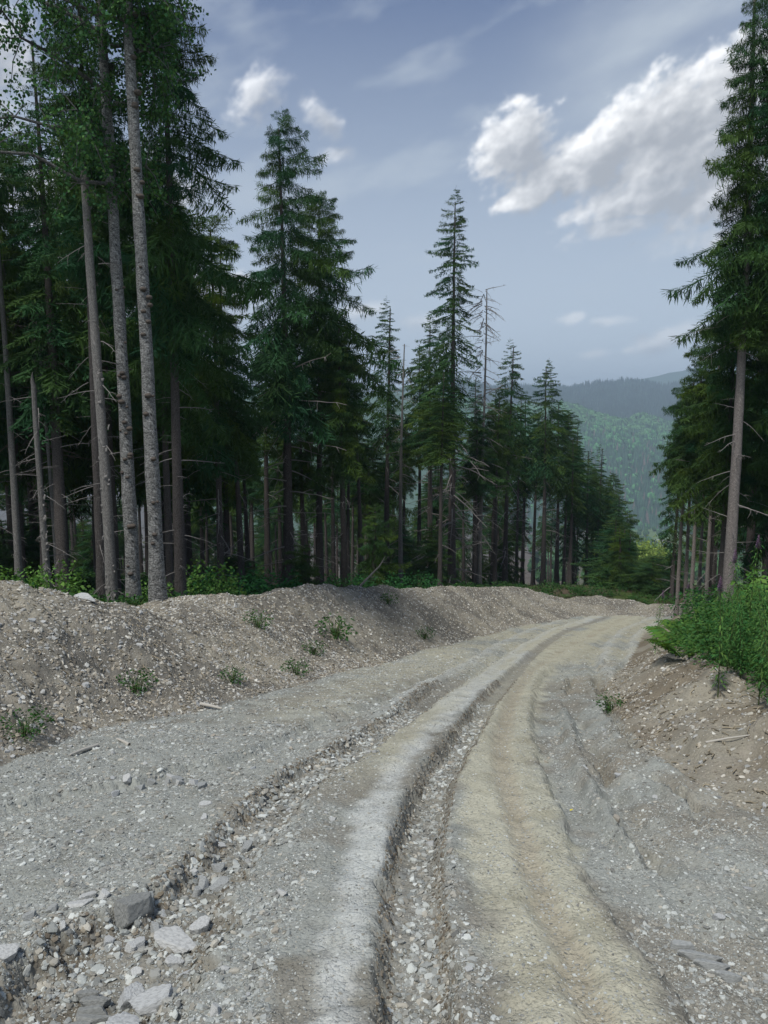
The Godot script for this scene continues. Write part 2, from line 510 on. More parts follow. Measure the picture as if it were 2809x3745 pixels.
func make_materials() -> void:
	var g := StandardMaterial3D.new()
	g.vertex_color_use_as_albedo = true
	g.roughness = 0.95
	g.metallic_specular = 0.2
	g.uv1_triplanar = true
	g.uv1_world_triplanar = true
	g.uv1_scale = Vector3(0.85, 0.85, 0.85)
	g.albedo_texture = noise_tex(FastNoiseLite.TYPE_CELLULAR, 0.085, 1024, [[0.0, 0.45], [0.3, 0.82], [0.7, 1.08], [1.0, 1.6]], 3, 3, {"cellular_return_type": FastNoiseLite.RETURN_CELL_VALUE, "fractal_gain": 0.7})
	g.heightmap_enabled = true
	g.heightmap_texture = noise_tex(FastNoiseLite.TYPE_CELLULAR, 0.055, 1024, [[0.0, 1.0], [0.5, 0.55], [1.0, 0.0]], 3, 3, {"cellular_return_type": FastNoiseLite.RETURN_DISTANCE, "fractal_gain": 0.6})
	g.heightmap_scale = 1.1
	g.detail_enabled = true
	g.detail_blend_mode = BaseMaterial3D.BLEND_MODE_MUL
	g.detail_uv_layer = BaseMaterial3D.DETAIL_UV_2
	g.uv2_triplanar = true
	g.uv2_world_triplanar = true
	g.uv2_scale = Vector3(0.23, 0.23, 0.23)
	g.detail_albedo = noise_tex(FastNoiseLite.TYPE_SIMPLEX_SMOOTH, 0.02, 512, [[0.0, 0.66, 0.64, 0.6], [0.45, 0.92, 0.92, 0.92], [1.0, 1.0, 1.0, 1.0]], 8, 5)
	M.ground = g
	var v := StandardMaterial3D.new()
	v.vertex_color_use_as_albedo = true
	v.roughness = 1.0
	v.uv1_triplanar = true
	v.uv1_world_triplanar = true
	v.uv1_scale = Vector3(0.02, 0.02, 0.02)
	v.albedo_texture = noise_tex(FastNoiseLite.TYPE_SIMPLEX_SMOOTH, 0.03, 512, [[0.0, 0.5], [1.0, 1.3]], 5, 5)
	M.valley = v
	var st := StandardMaterial3D.new()
	st.vertex_color_use_as_albedo = true
	st.roughness = 0.85
	st.metallic_specular = 0.3
	M.gravel = st
	M.rock = []
	var tones := [Color(0.40, 0.41, 0.41), Color(0.31, 0.32, 0.315), Color(0.46, 0.465, 0.455), Color(0.24, 0.245, 0.235), Color(0.36, 0.33, 0.28)]
	var rt := noise_tex(FastNoiseLite.TYPE_SIMPLEX_SMOOTH, 0.025, 256, [[0.0, 0.62], [0.5, 0.95], [1.0, 1.15]], 12, 5)
	for c in tones:
		var m := flat_mat(c, 0.85)
		m.albedo_texture = rt
		m.uv1_triplanar = true
		m.uv1_scale = Vector3(1.1, 2.3, 1.1)
		m.heightmap_enabled = true
		m.heightmap_texture = rt
		m.heightmap_scale = 0.5
		M.rock.append(m)
	for b in [["bark", false, 21, Color(0.72, 0.65, 0.62)], ["bark_dead", false, 22, Color(1.75, 1.68, 1.6)], ["bark_aspen", true, 23, Color(0.84, 0.84, 0.82)], ["bark_right", false, 24, Color(1.75, 1.58, 1.5)]]:
		var m := StandardMaterial3D.new()
		m.albedo_texture = bark_image(b[2], b[1], b[3])
		m.roughness = 0.95
		m.metallic_specular = 0.15
		m.heightmap_enabled = true
		m.heightmap_texture = m.albedo_texture
		m.heightmap_scale = 4.0
		M[b[0]] = m
	M.dead_wood = flat_mat(Color(0.21, 0.197, 0.188), 0.95)
	M.twig = flat_mat(Color(0.085, 0.072, 0.062), 0.95)
	M.needles = leaf_mat(Color(1, 1, 1), 0.35)
	M.needles_dead = leaf_mat(Color(1, 1, 1), 0.1)
	M.leaves = leaf_mat(Color(1, 1, 1), 0.55)
	M.leaves_dull = leaf_mat(Color(0.85, 0.88, 0.95), 0.55)
	M.leaves_cool = leaf_mat(Color(0.75, 0.95, 1.0), 0.55)
	M.stem = flat_mat(Color(0.09, 0.12, 0.045), 0.8)

# ------------------------------------------------------------------ mesh tools
func soup(v: PackedVector3Array, c: PackedColorArray) -> ArrayMesh:
	var arr := []
	arr.resize(Mesh.ARRAY_MAX)
	arr[Mesh.ARRAY_VERTEX] = v
	if c.size(): arr[Mesh.ARRAY_COLOR] = c
	var m := ArrayMesh.new()
	m.add_surface_from_arrays(Mesh.PRIMITIVE_TRIANGLES, arr)
	return m

func diamond(v: PackedVector3Array, a: Vector3, b: Vector3, side: Vector3, belly := 0.45) -> void:
	var m := a.lerp(b, belly)
	v.append_array(PackedVector3Array([a, m + side, b, a, b, m - side]))

func leaf(v: PackedVector3Array, a: Vector3, b: Vector3, side: Vector3, fold: Vector3) -> void:   # a blade folded along its rib
	var m := a.lerp(b, 0.4)
	var m2 := a.lerp(b, 0.75)
	var s1 := m + side + fold
	var s2 := m - side + fold
	v.append_array(PackedVector3Array([a, s1, m2, s1, b, m2, a, m2, s2, s2, m2, b]))

# tube along points with radii, with normals and UVs (u round, v metres)
func tube(pts: Array, radii: Array, sides: int, vs := 1.0, jag := 0.0) -> ArrayMesh:
	var v := PackedVector3Array()
	var nn := PackedVector3Array()
	var uv := PackedVector2Array()
	var ix := PackedInt32Array()
	add_tube(v, nn, uv, ix, pts, radii, sides, vs, jag)
	return tube_mesh(v, nn, uv, ix)

func tube_mesh(v: PackedVector3Array, nn: PackedVector3Array, uv: PackedVector2Array, ix: PackedInt32Array) -> ArrayMesh:
	var arr := []
	arr.resize(Mesh.ARRAY_MAX)
	arr[Mesh.ARRAY_VERTEX] = v
	arr[Mesh.ARRAY_NORMAL] = nn
	arr[Mesh.ARRAY_TEX_UV] = uv
	arr[Mesh.ARRAY_INDEX] = ix
	var m := ArrayMesh.new()
	m.add_surface_from_arrays(Mesh.PRIMITIVE_TRIANGLES, arr)
	return m

func add_tube(v: PackedVector3Array, nn: PackedVector3Array, uv: PackedVector2Array, ix: PackedInt32Array, pts: Array, radii: Array, sides: int, vs := 1.0, jag := 0.0) -> void:
	var first := v.size()
	var along := 0.0
	var n := pts.size()
	for i in n:
		var t: Vector3 = (pts[mini(i + 1, n - 1)] - pts[maxi(i - 1, 0)]).normalized()
		var a := t.cross(Vector3.RIGHT if absf(t.x) < 0.8 else Vector3.UP).normalized()
		var b := t.cross(a)
		if i > 0: along += (pts[i] - pts[i - 1]).length()
		for k in sides + 1:
			var q := TAU * (k % sides) / sides
			var o := a * cos(q) + b * sin(q)
			var r: float = radii[i]
			if jag > 0.0: r *= 1.0 + jag * na.get_noise_3d(cos(q) * 2.0 + pts[i].x * 7.0, pts[i].y * 1.6, sin(q) * 2.0 + pts[i].z)
			var p: Vector3 = pts[i] + o * r
			v.append(p)
			nn.append(o)
			uv.append(Vector2(k / float(sides), along * vs))
	for i in n - 1:
		for k in sides:
			var p := first + i * (sides + 1) + k
			ix.append_array(PackedInt32Array([p, p + sides + 1, p + 1, p + 1, p + sides + 1, p + sides + 2]))
	# closed tip
	var tip: int = v.size()
	v.append(pts[n - 1] + (pts[n - 1] - pts[n - 2]).normalized() * radii[n - 1] * 0.4)
	nn.append((pts[n - 1] - pts[n - 2]).normalized())
	uv.append(Vector2(0.5, along * vs))
	for k in sides:
		var p := first + (n - 1) * (sides + 1) + k
		ix.append_array(PackedInt32Array([p, tip, p + 1]))

func rv(s: float) -> Vector3:
	return Vector3(rng.randf_range(-s, s), rng.randf_range(-s, s), rng.randf_range(-s, s))

# ------------------------------------------------------------------ spruces
var boughs: Array = []       # green drooping branch templates, length 1 along +x
var bough_wood: Array = []
var bare: Array = []         # dead branch meshes, length 1 along +x

func make_boughs() -> void:
	for k in 12:
		var fine := k < 6
		var v := PackedVector3Array()
		var droop := rng.randf_range(0.1, 0.42)
		var tip := rng.randf_range(0.04, 0.24)
		var hang := rng.randf_range(0.14, 0.3)
		var n := 19 if fine else 12
		var wide := 0.0078 if fine else 0.0145
		for i in n:
			var s := minf(0.1 + 0.9 * (i + rng.randf() * 0.9) / n, 1.0)
			var p := Vector3(s, -droop * pow(s, 1.6) + tip * pow(s, 4.0), rng.randf_range(-0.02, 0.02))
			for side in [-1.0, 1.0]:
				var l := (0.09 + 0.36 * sin(PI * pow(s, 0.75))) * rng.randf_range(0.45, 1.2)
				var out := Vector3(rng.randf_range(0.3, 0.8), 0.05, side * rng.randf_range(0.5, 1.0)).normalized()
				var e := p + out * l * 0.8 + Vector3(0, -hang * rng.randf_range(0.2, 1.0) * l * 2.0, 0)
				diamond(v, p, e, Vector3(0, wide, wide * 0.8).rotated(Vector3.RIGHT, rng.randf_range(-1, 1)), 0.6)
				for q in 8 if fine else 4:
					var f := rng.randf_range(0.15, 1.0)
					var a := p.lerp(e, f) + rv(0.012)
					var b := a + Vector3(rng.randf_range(-0.05, 0.09), -hang * rng.randf_range(0.12, 0.85), rng.randf_range(-0.08, 0.08)) * (0.7 + 0.5 * (1.0 - s))
					if rng.randf() < 0.3: b = a + (out + rv(0.6)) * 0.1
					var w := Vector3(rng.randf_range(-1, 1), 0.0, rng.randf_range(-1, 1)).normalized() * rng.randf_range(0.7, 1.4) * wide
					diamond(v, a, b, w, rng.randf_range(0.3, 0.6))
			var a2 := p + Vector3(-0.05, 0.0, 0.0)
			diamond(v, a2, p + Vector3(0.1, 0.015, 0.0) + rv(0.03), Vector3(0, wide * 0.6, wide))
		boughs.append(v)
	for k in 6:
		var v := PackedVector3Array()
		var nn := PackedVector3Array()
		var uv := PackedVector2Array()
		var ix := PackedInt32Array()
		var pts := []
		var rad := []
		var dr := rng.randf_range(0.05, 0.4)
		var up := rng.randf_range(-0.25, 0.22)
		for i in 7:
			var s := i / 6.0
			pts.append(Vector3(s, -dr * pow(s, 1.7) + up * s, 0) + rv(0.022) * s)
			rad.append(lerpf(0.014, 0.0035, s))
		add_tube(v, nn, uv, ix, pts, rad, 5)
		for q in rng.randi_range(3, 7):
			var i := rng.randi_range(1, 5)
			var a: Vector3 = pts[i]
			var side := -1.0 if rng.randf() < 0.5 else 1.0
			var dirn := Vector3(rng.randf_range(0.2, 0.7), rng.randf_range(-0.6, 0.2), side * rng.randf_range(0.3, 0.8))
			var l := rng.randf_range(0.08, 0.3)
			add_tube(v, nn, uv, ix, [a, a + dirn * l * 0.5 + rv(0.012), a + dirn * l + Vector3(0, -0.04, 0)], [0.006, 0.0045, 0.002], 4)
		bare.append(tube_mesh(v, nn, uv, ix))

func crown_mesh(seed_: int, h: float, hb: float, lmax: float, per_m: float, olive: float, shape := 0.75, gaps := 0.0, fine := true) -> ArrayMesh:
	rng.seed = seed_
	var v := PackedVector3Array()
	var c := PackedColorArray()
	var n := int((h - hb) * per_m)
	var lop := rng.randf() * TAU
	for i in n:
		var t := (i + rng.randf()) / n
		t = pow(t, 0.94)
		var y := hb + (h - hb) * t
		var az := i * 2.39996 + rng.randf_range(-0.7, 0.7)
		var clump := na.get_noise_3d(cos(az) * 1.3 + seed_, y * 0.8, sin(az) * 1.3)
		if gaps > 0.0 and clump < -0.25 and rng.randf() < gaps: continue
		var l := lmax * pow(1.0 - t * 0.985, shape) * rng.randf_range(0.62, 1.05) * maxf(0.25, 1.0 + 1.15 * clump * (1.0 - t * t)) * (1.0 + 0.22 * cos(az - lop)) + 0.07
		if t < 0.15: l *= lerpf(0.55, 1.0, t / 0.15)
		var pitch := lerpf(-0.62, 0.5, pow(t, 1.5)) + rng.randf_range(-0.3, 0.3)
		var bs := Basis(Vector3.UP, az) * Basis(Vector3.BACK, pitch)
		var fat := clampf(1.15 / maxf(l, 0.35), 0.75, 1.7) * (1.0 if l > 0.55 else 0.75)      # short branches keep full twigs
		bs = bs.scaled_local(Vector3(l, l * minf(fat, 1.25), l * fat))
		var b: PackedVector3Array = boughs[rng.randi() % 6 + (0 if fine else 6)]
		v.append_array(Transform3D(bs, Vector3(0, y, 0)) * b)
		var g := rng.randf_range(0.7, 1.25)
		var col: Color
		if true:
			var o := clampf(olive + 0.9 * na.get_noise_3d(cos(az) * 0.8, y * 0.5 + seed_ * 3.0, sin(az) * 0.8), 0.0, 1.0)
			col = Color(0.026, 0.082, 0.036).lerp(Color(0.08, 0.125, 0.02), o) * g
		var tint := PackedColorArray()
		tint.resize(b.size())
		tint.fill(Color(col.r, col.g, col.b, 1.0))
		c.append_array(tint)
	# leader
	for q in 10:
		var y2 := h - 0.5 + q * 0.07
		var a := rng.randf() * TAU
		diamond(v, Vector3(0, y2, 0), Vector3(cos(a) * 0.02 * (11 - q), y2 + 0.09, sin(a) * 0.02 * (11 - q)), Vector3(0, 0.02, 0.0))
		for z in 6: c.append(Color(0.03, 0.07, 0.03))
	return soup(v, c)

func trunk_mesh(seed_: int, h: float, r0: float, r1: float, bend := 0.1, sides := 12, broken := false) -> ArrayMesh:
	rng.seed = seed_
	var pts := []
	var rad := []
	var n := int(clampf(h / 0.45, 8, 40))
	var ph := rng.randf() * TAU
	var amp := rng.randf_range(0.3, 1.0) * bend
	for i in n + 1:
		var t := i / float(n)
		var y := t * (h + 0.6) - 0.6
		pts.append(Vector3(sin(t * 3.1 + ph) - sin(ph), 0, cos(t * 2.3 + ph) - cos(ph)) * amp * t + Vector3(0, y, 0))
		var flare := 1.0 + 0.5 * exp(-maxf(y, 0.0) / (r0 * 2.2))
		rad.append(lerpf(r0, r1, pow(t, 0.9)) * flare)
	if broken:
		for k in 3:
			pts.append(pts[pts.size() - 1] + Vector3(rng.randf_range(-0.4, 0.4) * r1, 0.09, rng.randf_range(-0.4, 0.4) * r1))
			rad.append(r1 * [0.8, 0.45, 0.12][k])
	return tube(pts, rad, sides, 0.55, 0.22)

func dead_branches(root: Node3D, n: int, y0: float, y1: float, r: float, lmin: float, lmax: float, mat: Material, thick := 1.0) -> void:
	for i in n:
		var y := lerpf(y0, y1, (i + rng.randf()) / n)
		var az := rng.randf() * TAU
		var l := rng.randf_range(lmin, lmax)
		var bs := Basis(Vector3.UP, az) * Basis(Vector3.RIGHT, rng.randf_range(-0.6, 0.6)) * Basis(Vector3.BACK, rng.randf_range(-0.5, 0.25))
		bs = bs.scaled_local(Vector3(l, l, l) * Vector3(1, thick, thick))
		part("dead_branch", bare[rng.randi() % bare.size()], mat, root, Transform3D(bs, Vector3(cos(az), 0, -sin(az)) * r * 0.6 + Vector3(0, y, 0)))

func spruce(called: String, label: String, group: String, x: float, d: float, ytop: float, ycrown: float, r: float, lmax: float, o := {}) -> Node3D:
	var base := P(x, d)
	var root := thing(called, base)
	var h := ytop - base.y
	var hb := ycrown - base.y
	var sd: int = o.get("seed", int(x * 100 + d * 10))
	part("trunk", trunk_mesh(sd, h * 0.97, r, 0.025, o.get("bend", 0.12)), o.get("bark", M.bark), root)
	if not o.get("bald", false):
		var cm := crown_mesh(sd + 1, h, hb, lmax, o.get("per_m", 20.0 if d < 33.0 else 18.0), o.get("olive", 0.25), o.get("shape", 0.75), o.get("gaps", 0.5), d < 33.0)
		part("crown", cm, o.get("needles", M.needles), root)
		protos_crown.append([cm, h, hb, lmax])
	var nd: int = o.get("dead", 22)
	if nd > 0:
		rng.seed = sd + 2
		dead_branches(root, nd, o.get("dead_from", 0.5), maxf(hb + 0.8, 1.5) if not o.get("bald", false) else h * 0.97, r, o.get("dmin", 0.4), o.get("dmax", 1.3), o.get("dead_mat", M.dead_wood), 1.0 if d < 33.0 else 1.5)
	tag(root, label, "tree", group)
	return root
var protos_crown: Array = []

# ------------------------------------------------------------------ aspens
func aspen(label: String, x: float, d: float, ytop: float, ycrown: float, r: float, spread: float, seed_: int, bias: float) -> Node3D:
	var base := P(x, d)
	var root := thing("aspen_tree", base)
	var h := ytop - base.y
	var hb := ycrown - base.y
	part("trunk", trunk_mesh(seed_, h, r, r * 0.45, 0.16, 14), M.bark_aspen, root)
	rng.seed = seed_ + 5
	var v := PackedVector3Array()
	var nn := PackedVector3Array()
	var uv := PackedVector2Array()
	var ix := PackedInt32Array()
	var lv := PackedVector3Array()
	var lc := PackedColorArray()
	for i in 22:
		var y := lerpf(hb, h, (i + rng.randf()) / 22.0)
		var az := i * 2.4 + rng.randf_range(-0.5, 0.5)
		var l := spread * rng.randf_range(0.5, 1.1) * (1.0 - bias * cos(az))
		var dir := Vector3(cos(az) - bias * 0.6, rng.randf_range(-0.05, 0.6), sin(az)).normalized()
		var pts := [Vector3(0, y, 0)]
		var rad := [0.045]
		for k in 5:
			pts.append(pts[k] + (dir + rv(0.3)) * l / 5.0)
			rad.append(0.045 - 0.008 * (k + 1))
		add_tube(v, nn, uv, ix, pts, rad, 6)
		for q in 20:
			var a: Vector3 = pts[rng.randi_range(1, 5)]
			var e := a + rv(0.75) + Vector3(0, -0.12, 0)
			add_tube(v, nn, uv, ix, [a, a.lerp(e, 0.5) + rv(0.08), e], [0.011, 0.008, 0.003], 4)
			for z in 62:
				var p := a.lerp(e, rng.randf_range(0.25, 1.05)) + rv(0.11)
				var dn := Vector3(rng.randf_range(-0.6, 0.6), rng.randf_range(-1.0, -0.1), rng.randf_range(-0.6, 0.6)).normalized()
				var sz := rng.randf_range(0.045, 0.075)
				var sd := dn.cross(rv(1.0)).normalized() * sz * 0.46
				diamond(lv, p, p + dn * sz, sd, 0.42)
				var g := rng.randf_range(0.65, 1.4)
				var col := Color(0.04, 0.12, 0.05).lerp(Color(0.075, 0.15, 0.04), rng.randf()) * g
				for w in 6: lc.append(Color(col.r, col.g, col.b, 1.0))
	part("limbs", tube_mesh(v, nn, uv, ix), M.bark_aspen, root)
	part("crown", soup(lv, lc), M.leaves, root)
	# dark scars where branches were shed
	for i in 26:
		var y := rng.randf_range(0.8, hb + 1.0)
		var az := rng.randf_range(-0.9, 0.9) - PI / 2
		var rr := lerpf(r, r * 0.45, y / h)
		var s := SphereMesh.new()
		s.radius = rng.randf_range(0.03, 0.07)
		s.height = s.radius * 1.4
		s.radial_segments = 8
		s.rings = 4
		part("branch_scar", s, M.twig, root, Transform3D(Basis(), Vector3(cos(az) * rr * 0.95, y, -sin(az) * rr * 0.95)))
	tag(root, label, "tree", "aspens on the bank")
	return root

# ------------------------------------------------------------------ stones
var shards: Array = []
var ico := {}
func ico_mid(v: Array, a: int, b: int) -> int:
	var key := Vector2i(mini(a, b), maxi(a, b))
	if not ico.has(key):
		ico[key] = v.size()
		v.append(((v[a] + v[b]) * 0.5).normalized())
	return ico[key]

func rock_mesh(level: int, planes: int, thin: float) -> ArrayMesh:   # a ball cut by flat breaks
	var p := (1.0 + sqrt(5.0)) / 2.0
	var v := []
	for q in [[-1, p, 0], [1, p, 0], [-1, -p, 0], [1, -p, 0], [0, -1, p], [0, 1, p], [0, -1, -p], [0, 1, -p], [p, 0, -1], [p, 0, 1], [-p, 0, -1], [-p, 0, 1]]:
		v.append(Vector3(q[0], q[1], q[2]).normalized())
	var f := [[0, 11, 5], [0, 5, 1], [0, 1, 7], [0, 7, 10], [0, 10, 11], [1, 5, 9], [5, 11, 4], [11, 10, 2], [10, 7, 6], [7, 1, 8], [3, 9, 4], [3, 4, 2], [3, 2, 6], [3, 6, 8], [3, 8, 9], [4, 9, 5], [2, 4, 11], [6, 2, 10], [8, 6, 7], [9, 8, 1]]
	for l in level:
		ico.clear()
		var g := []
		for t in f:
			var a := ico_mid(v, t[0], t[1])
			var b := ico_mid(v, t[1], t[2])
			var c := ico_mid(v, t[2], t[0])
			g.append_array([[t[0], a, c], [t[1], b, a], [t[2], c, b], [a, b, c]])
		f = g
	var pn := [[Vector3(rng.randf_range(-0.2, 0.2), 1, rng.randf_range(-0.2, 0.2)).normalized(), thin], [Vector3(rng.randf_range(-0.2, 0.2), -1, rng.randf_range(-0.2, 0.2)).normalized(), thin]]
	for k in planes:
		var az := TAU * (k + rng.randf_range(-0.35, 0.35)) / planes
		pn.append([Vector3(cos(az), rng.randf_range(-0.45, 0.45), sin(az)).normalized(), rng.randf_range(0.3, 0.5)])
	var turn := Basis(Quaternion(rv(1.0).normalized(), rng.randf() * TAU))
	var w := []
	for a in v:
		var dir: Vector3 = turn * a
		var r := 0.62
		for q in pn:
			var c: float = dir.dot(q[0])
			if c > 0.01: r = minf(r, q[1] / c)
		w.append(dir * r * rng.randf_range(0.97, 1.03))
	var out := PackedVector3Array()
	for t in f: out.append_array(PackedVector3Array([w[t[0]], w[t[2]], w[t[1]]]))
	return soup(out, PackedColorArray())

var boulders: Array = []
func make_shards() -> void:
	rng.seed = 77
	for k in 10: shards.append(rock_mesh(1, rng.randi_range(4, 6), rng.randf_range(0.08, 0.24) if k < 8 else 0.32))
	for k in 10: boulders.append(rock_mesh(3, rng.randi_range(5, 8), rng.randf_range(0.3, 0.42)))

func shard_basis(up: Vector3, size: float, wild: float) -> Basis:
	var t := up + rv(wild)
	if t.length() < 0.1: t = up
	var y := t.normalized()
	var x := y.cross(Vector3(rng.randf() - 0.5, 0.1, rng.randf() - 0.5).normalized()).normalized()
	var b := Basis(x, y, x.cross(y))
	return b.scaled_local(Vector3(size * rng.randf_range(0.7, 1.35), size * rng.randf_range(0.7, 1.2), size * rng.randf_range(0.7, 1.1)))

func scatter_gravel(called: String, label: String, count: int, pick: Callable, tones: Array, wild: float, sink: float) -> void:
	var lists := []
	var cols := []
	for k in 8:
		lists.append([])
		cols.append([])
	var made := 0
	var tries := 0
	while made < count and tries < count * 5:
		tries += 1
		var p: Vector3 = pick.call()                    # x, d, size; size 0 is a miss
		if p.z <= 0.0: continue
		made += 1
		var k := rng.randi() % 8
		var up := ground_up(p.x, p.y, maxf(0.03, p.z))
		var b := shard_basis(up, p.z, wild)
		lists[k].append(Transform3D(b, P(p.x, p.y) + up * p.z * (0.12 - sink)))
		var c: Color = tones[rng.randi() % tones.size()] * rng.randf_range(0.62, 1.38)
		cols[k].append(Color(c.r, c.g, c.b, 1.0))
	for k in 8:
		if lists[k].is_empty(): continue
		var mm := MultiMesh.new()
		mm.transform_format = MultiMesh.TRANSFORM_3D
		mm.use_colors = true
		mm.mesh = shards[k]
		mm.instance_count = lists[k].size()
		for i in lists[k].size():
			mm.set_instance_transform(i, lists[k][i])
			mm.set_instance_color(i, cols[k][i])
		var o := MultiMeshInstance3D.new()
		o.name = numbered(called)
		o.multimesh = mm
		o.material_override = M.gravel
		add_child(o)
		tag(o, label, "gravel", "", "stuff")

func on_track(x: float, d: float) -> bool:
	return ground_zone(x, d) == 0

func pick_road(d0: float, d1: float, s0: float, s1: float) -> Callable:
	return func() -> Vector3:
		var d := d0 + (d1 - d0) * pow(rng.randf(), 1.35)
		var mid := lerp_tab([0.0, 6.0, 10.0, 16.0, 22.0, 30.0], [-0.3, 0.0, 1.1, 3.3, 5.7, 9.5], d)
		var x := mid + rng.randf_range(-1, 1) * (0.65 * (d + 0.3) if d < 4.0 else 3.2)
		if not on_track(x, d): return Vector3.ZERO
		var a := absf(x - lerp_tab(YEL_D, YEL_X, d)) / (0.3 + 0.014 * d)
		var b := absf(x - lerp_tab(WHI_D, WHI_X, d)) / (0.2 + 0.012 * d)
		var strip := minf(a, b) < 1.0 + 0.3 * nb.get_noise_2d(x * 2.0, d * 2.0)
		if strip and rng.randf() < 0.8: return Vector3.ZERO
		if na.get_noise_2d(x * 1.7 + 3.0, d * 1.7) < -0.1 and rng.randf() < 0.55: return Vector3.ZERO
		var s := s0 * pow(s1 / s0, pow(rng.randf(), 2.4))
		if strip: s = minf(s, 0.012 + 0.001 * d)
		elif x > lerp_tab(STR_D, STR_X, d): s *= 0.8
		return Vector3(x, d, s)

func pick_zone(z: int, d0: float, d1: float, x0: float, x1: float, s0: float, s1: float, curve := 1.0) -> Callable:
	return func() -> Vector3:
		var d := d0 + (d1 - d0) * pow(rng.randf(), curve)
		var mid := lerp_tab([0.0, 8.0, 15.0, 22.0, 30.0], [0.0, 0.0, 3.0, 6.5, 11.0], d)
		var x := mid + rng.randf_range(x0, x1)
		if ground_zone(x, d) != z: return Vector3.ZERO
		if na.get_noise_2d(x * 1.3 - 8.0, d * 1.3) < -0.15 and rng.randf() < 0.6: return Vector3.ZERO
		return Vector3(x, d, s0 * pow(s1 / s0, pow(rng.randf(), 2.2)))

func rock(called: String, label: String, group: String, x: float, d: float, sx: float, sz: float, sy: float, turn: float, k: int, mat: int, tilt := Vector2.ZERO, up := 0.0) -> void:
	var b := Basis(Vector3.UP, turn) * Basis(Vector3.RIGHT, tilt.x) * Basis(Vector3.BACK, tilt.y)
	var n := ground_up(x, d, 0.08)
	var q := Quaternion(Vector3.UP, n.slerp(Vector3.UP, 0.35))
	b = Basis(q) * b
	b = b.scaled_local(Vector3(sx, sy * 1.4, sz) * 0.8)
	var o := part(called, boulders[k], M.rock[mat], self, Transform3D(b, P(x, d) + n * (sy * 0.02 + up * 0.6)))
	tag(o, label, "rock", group)

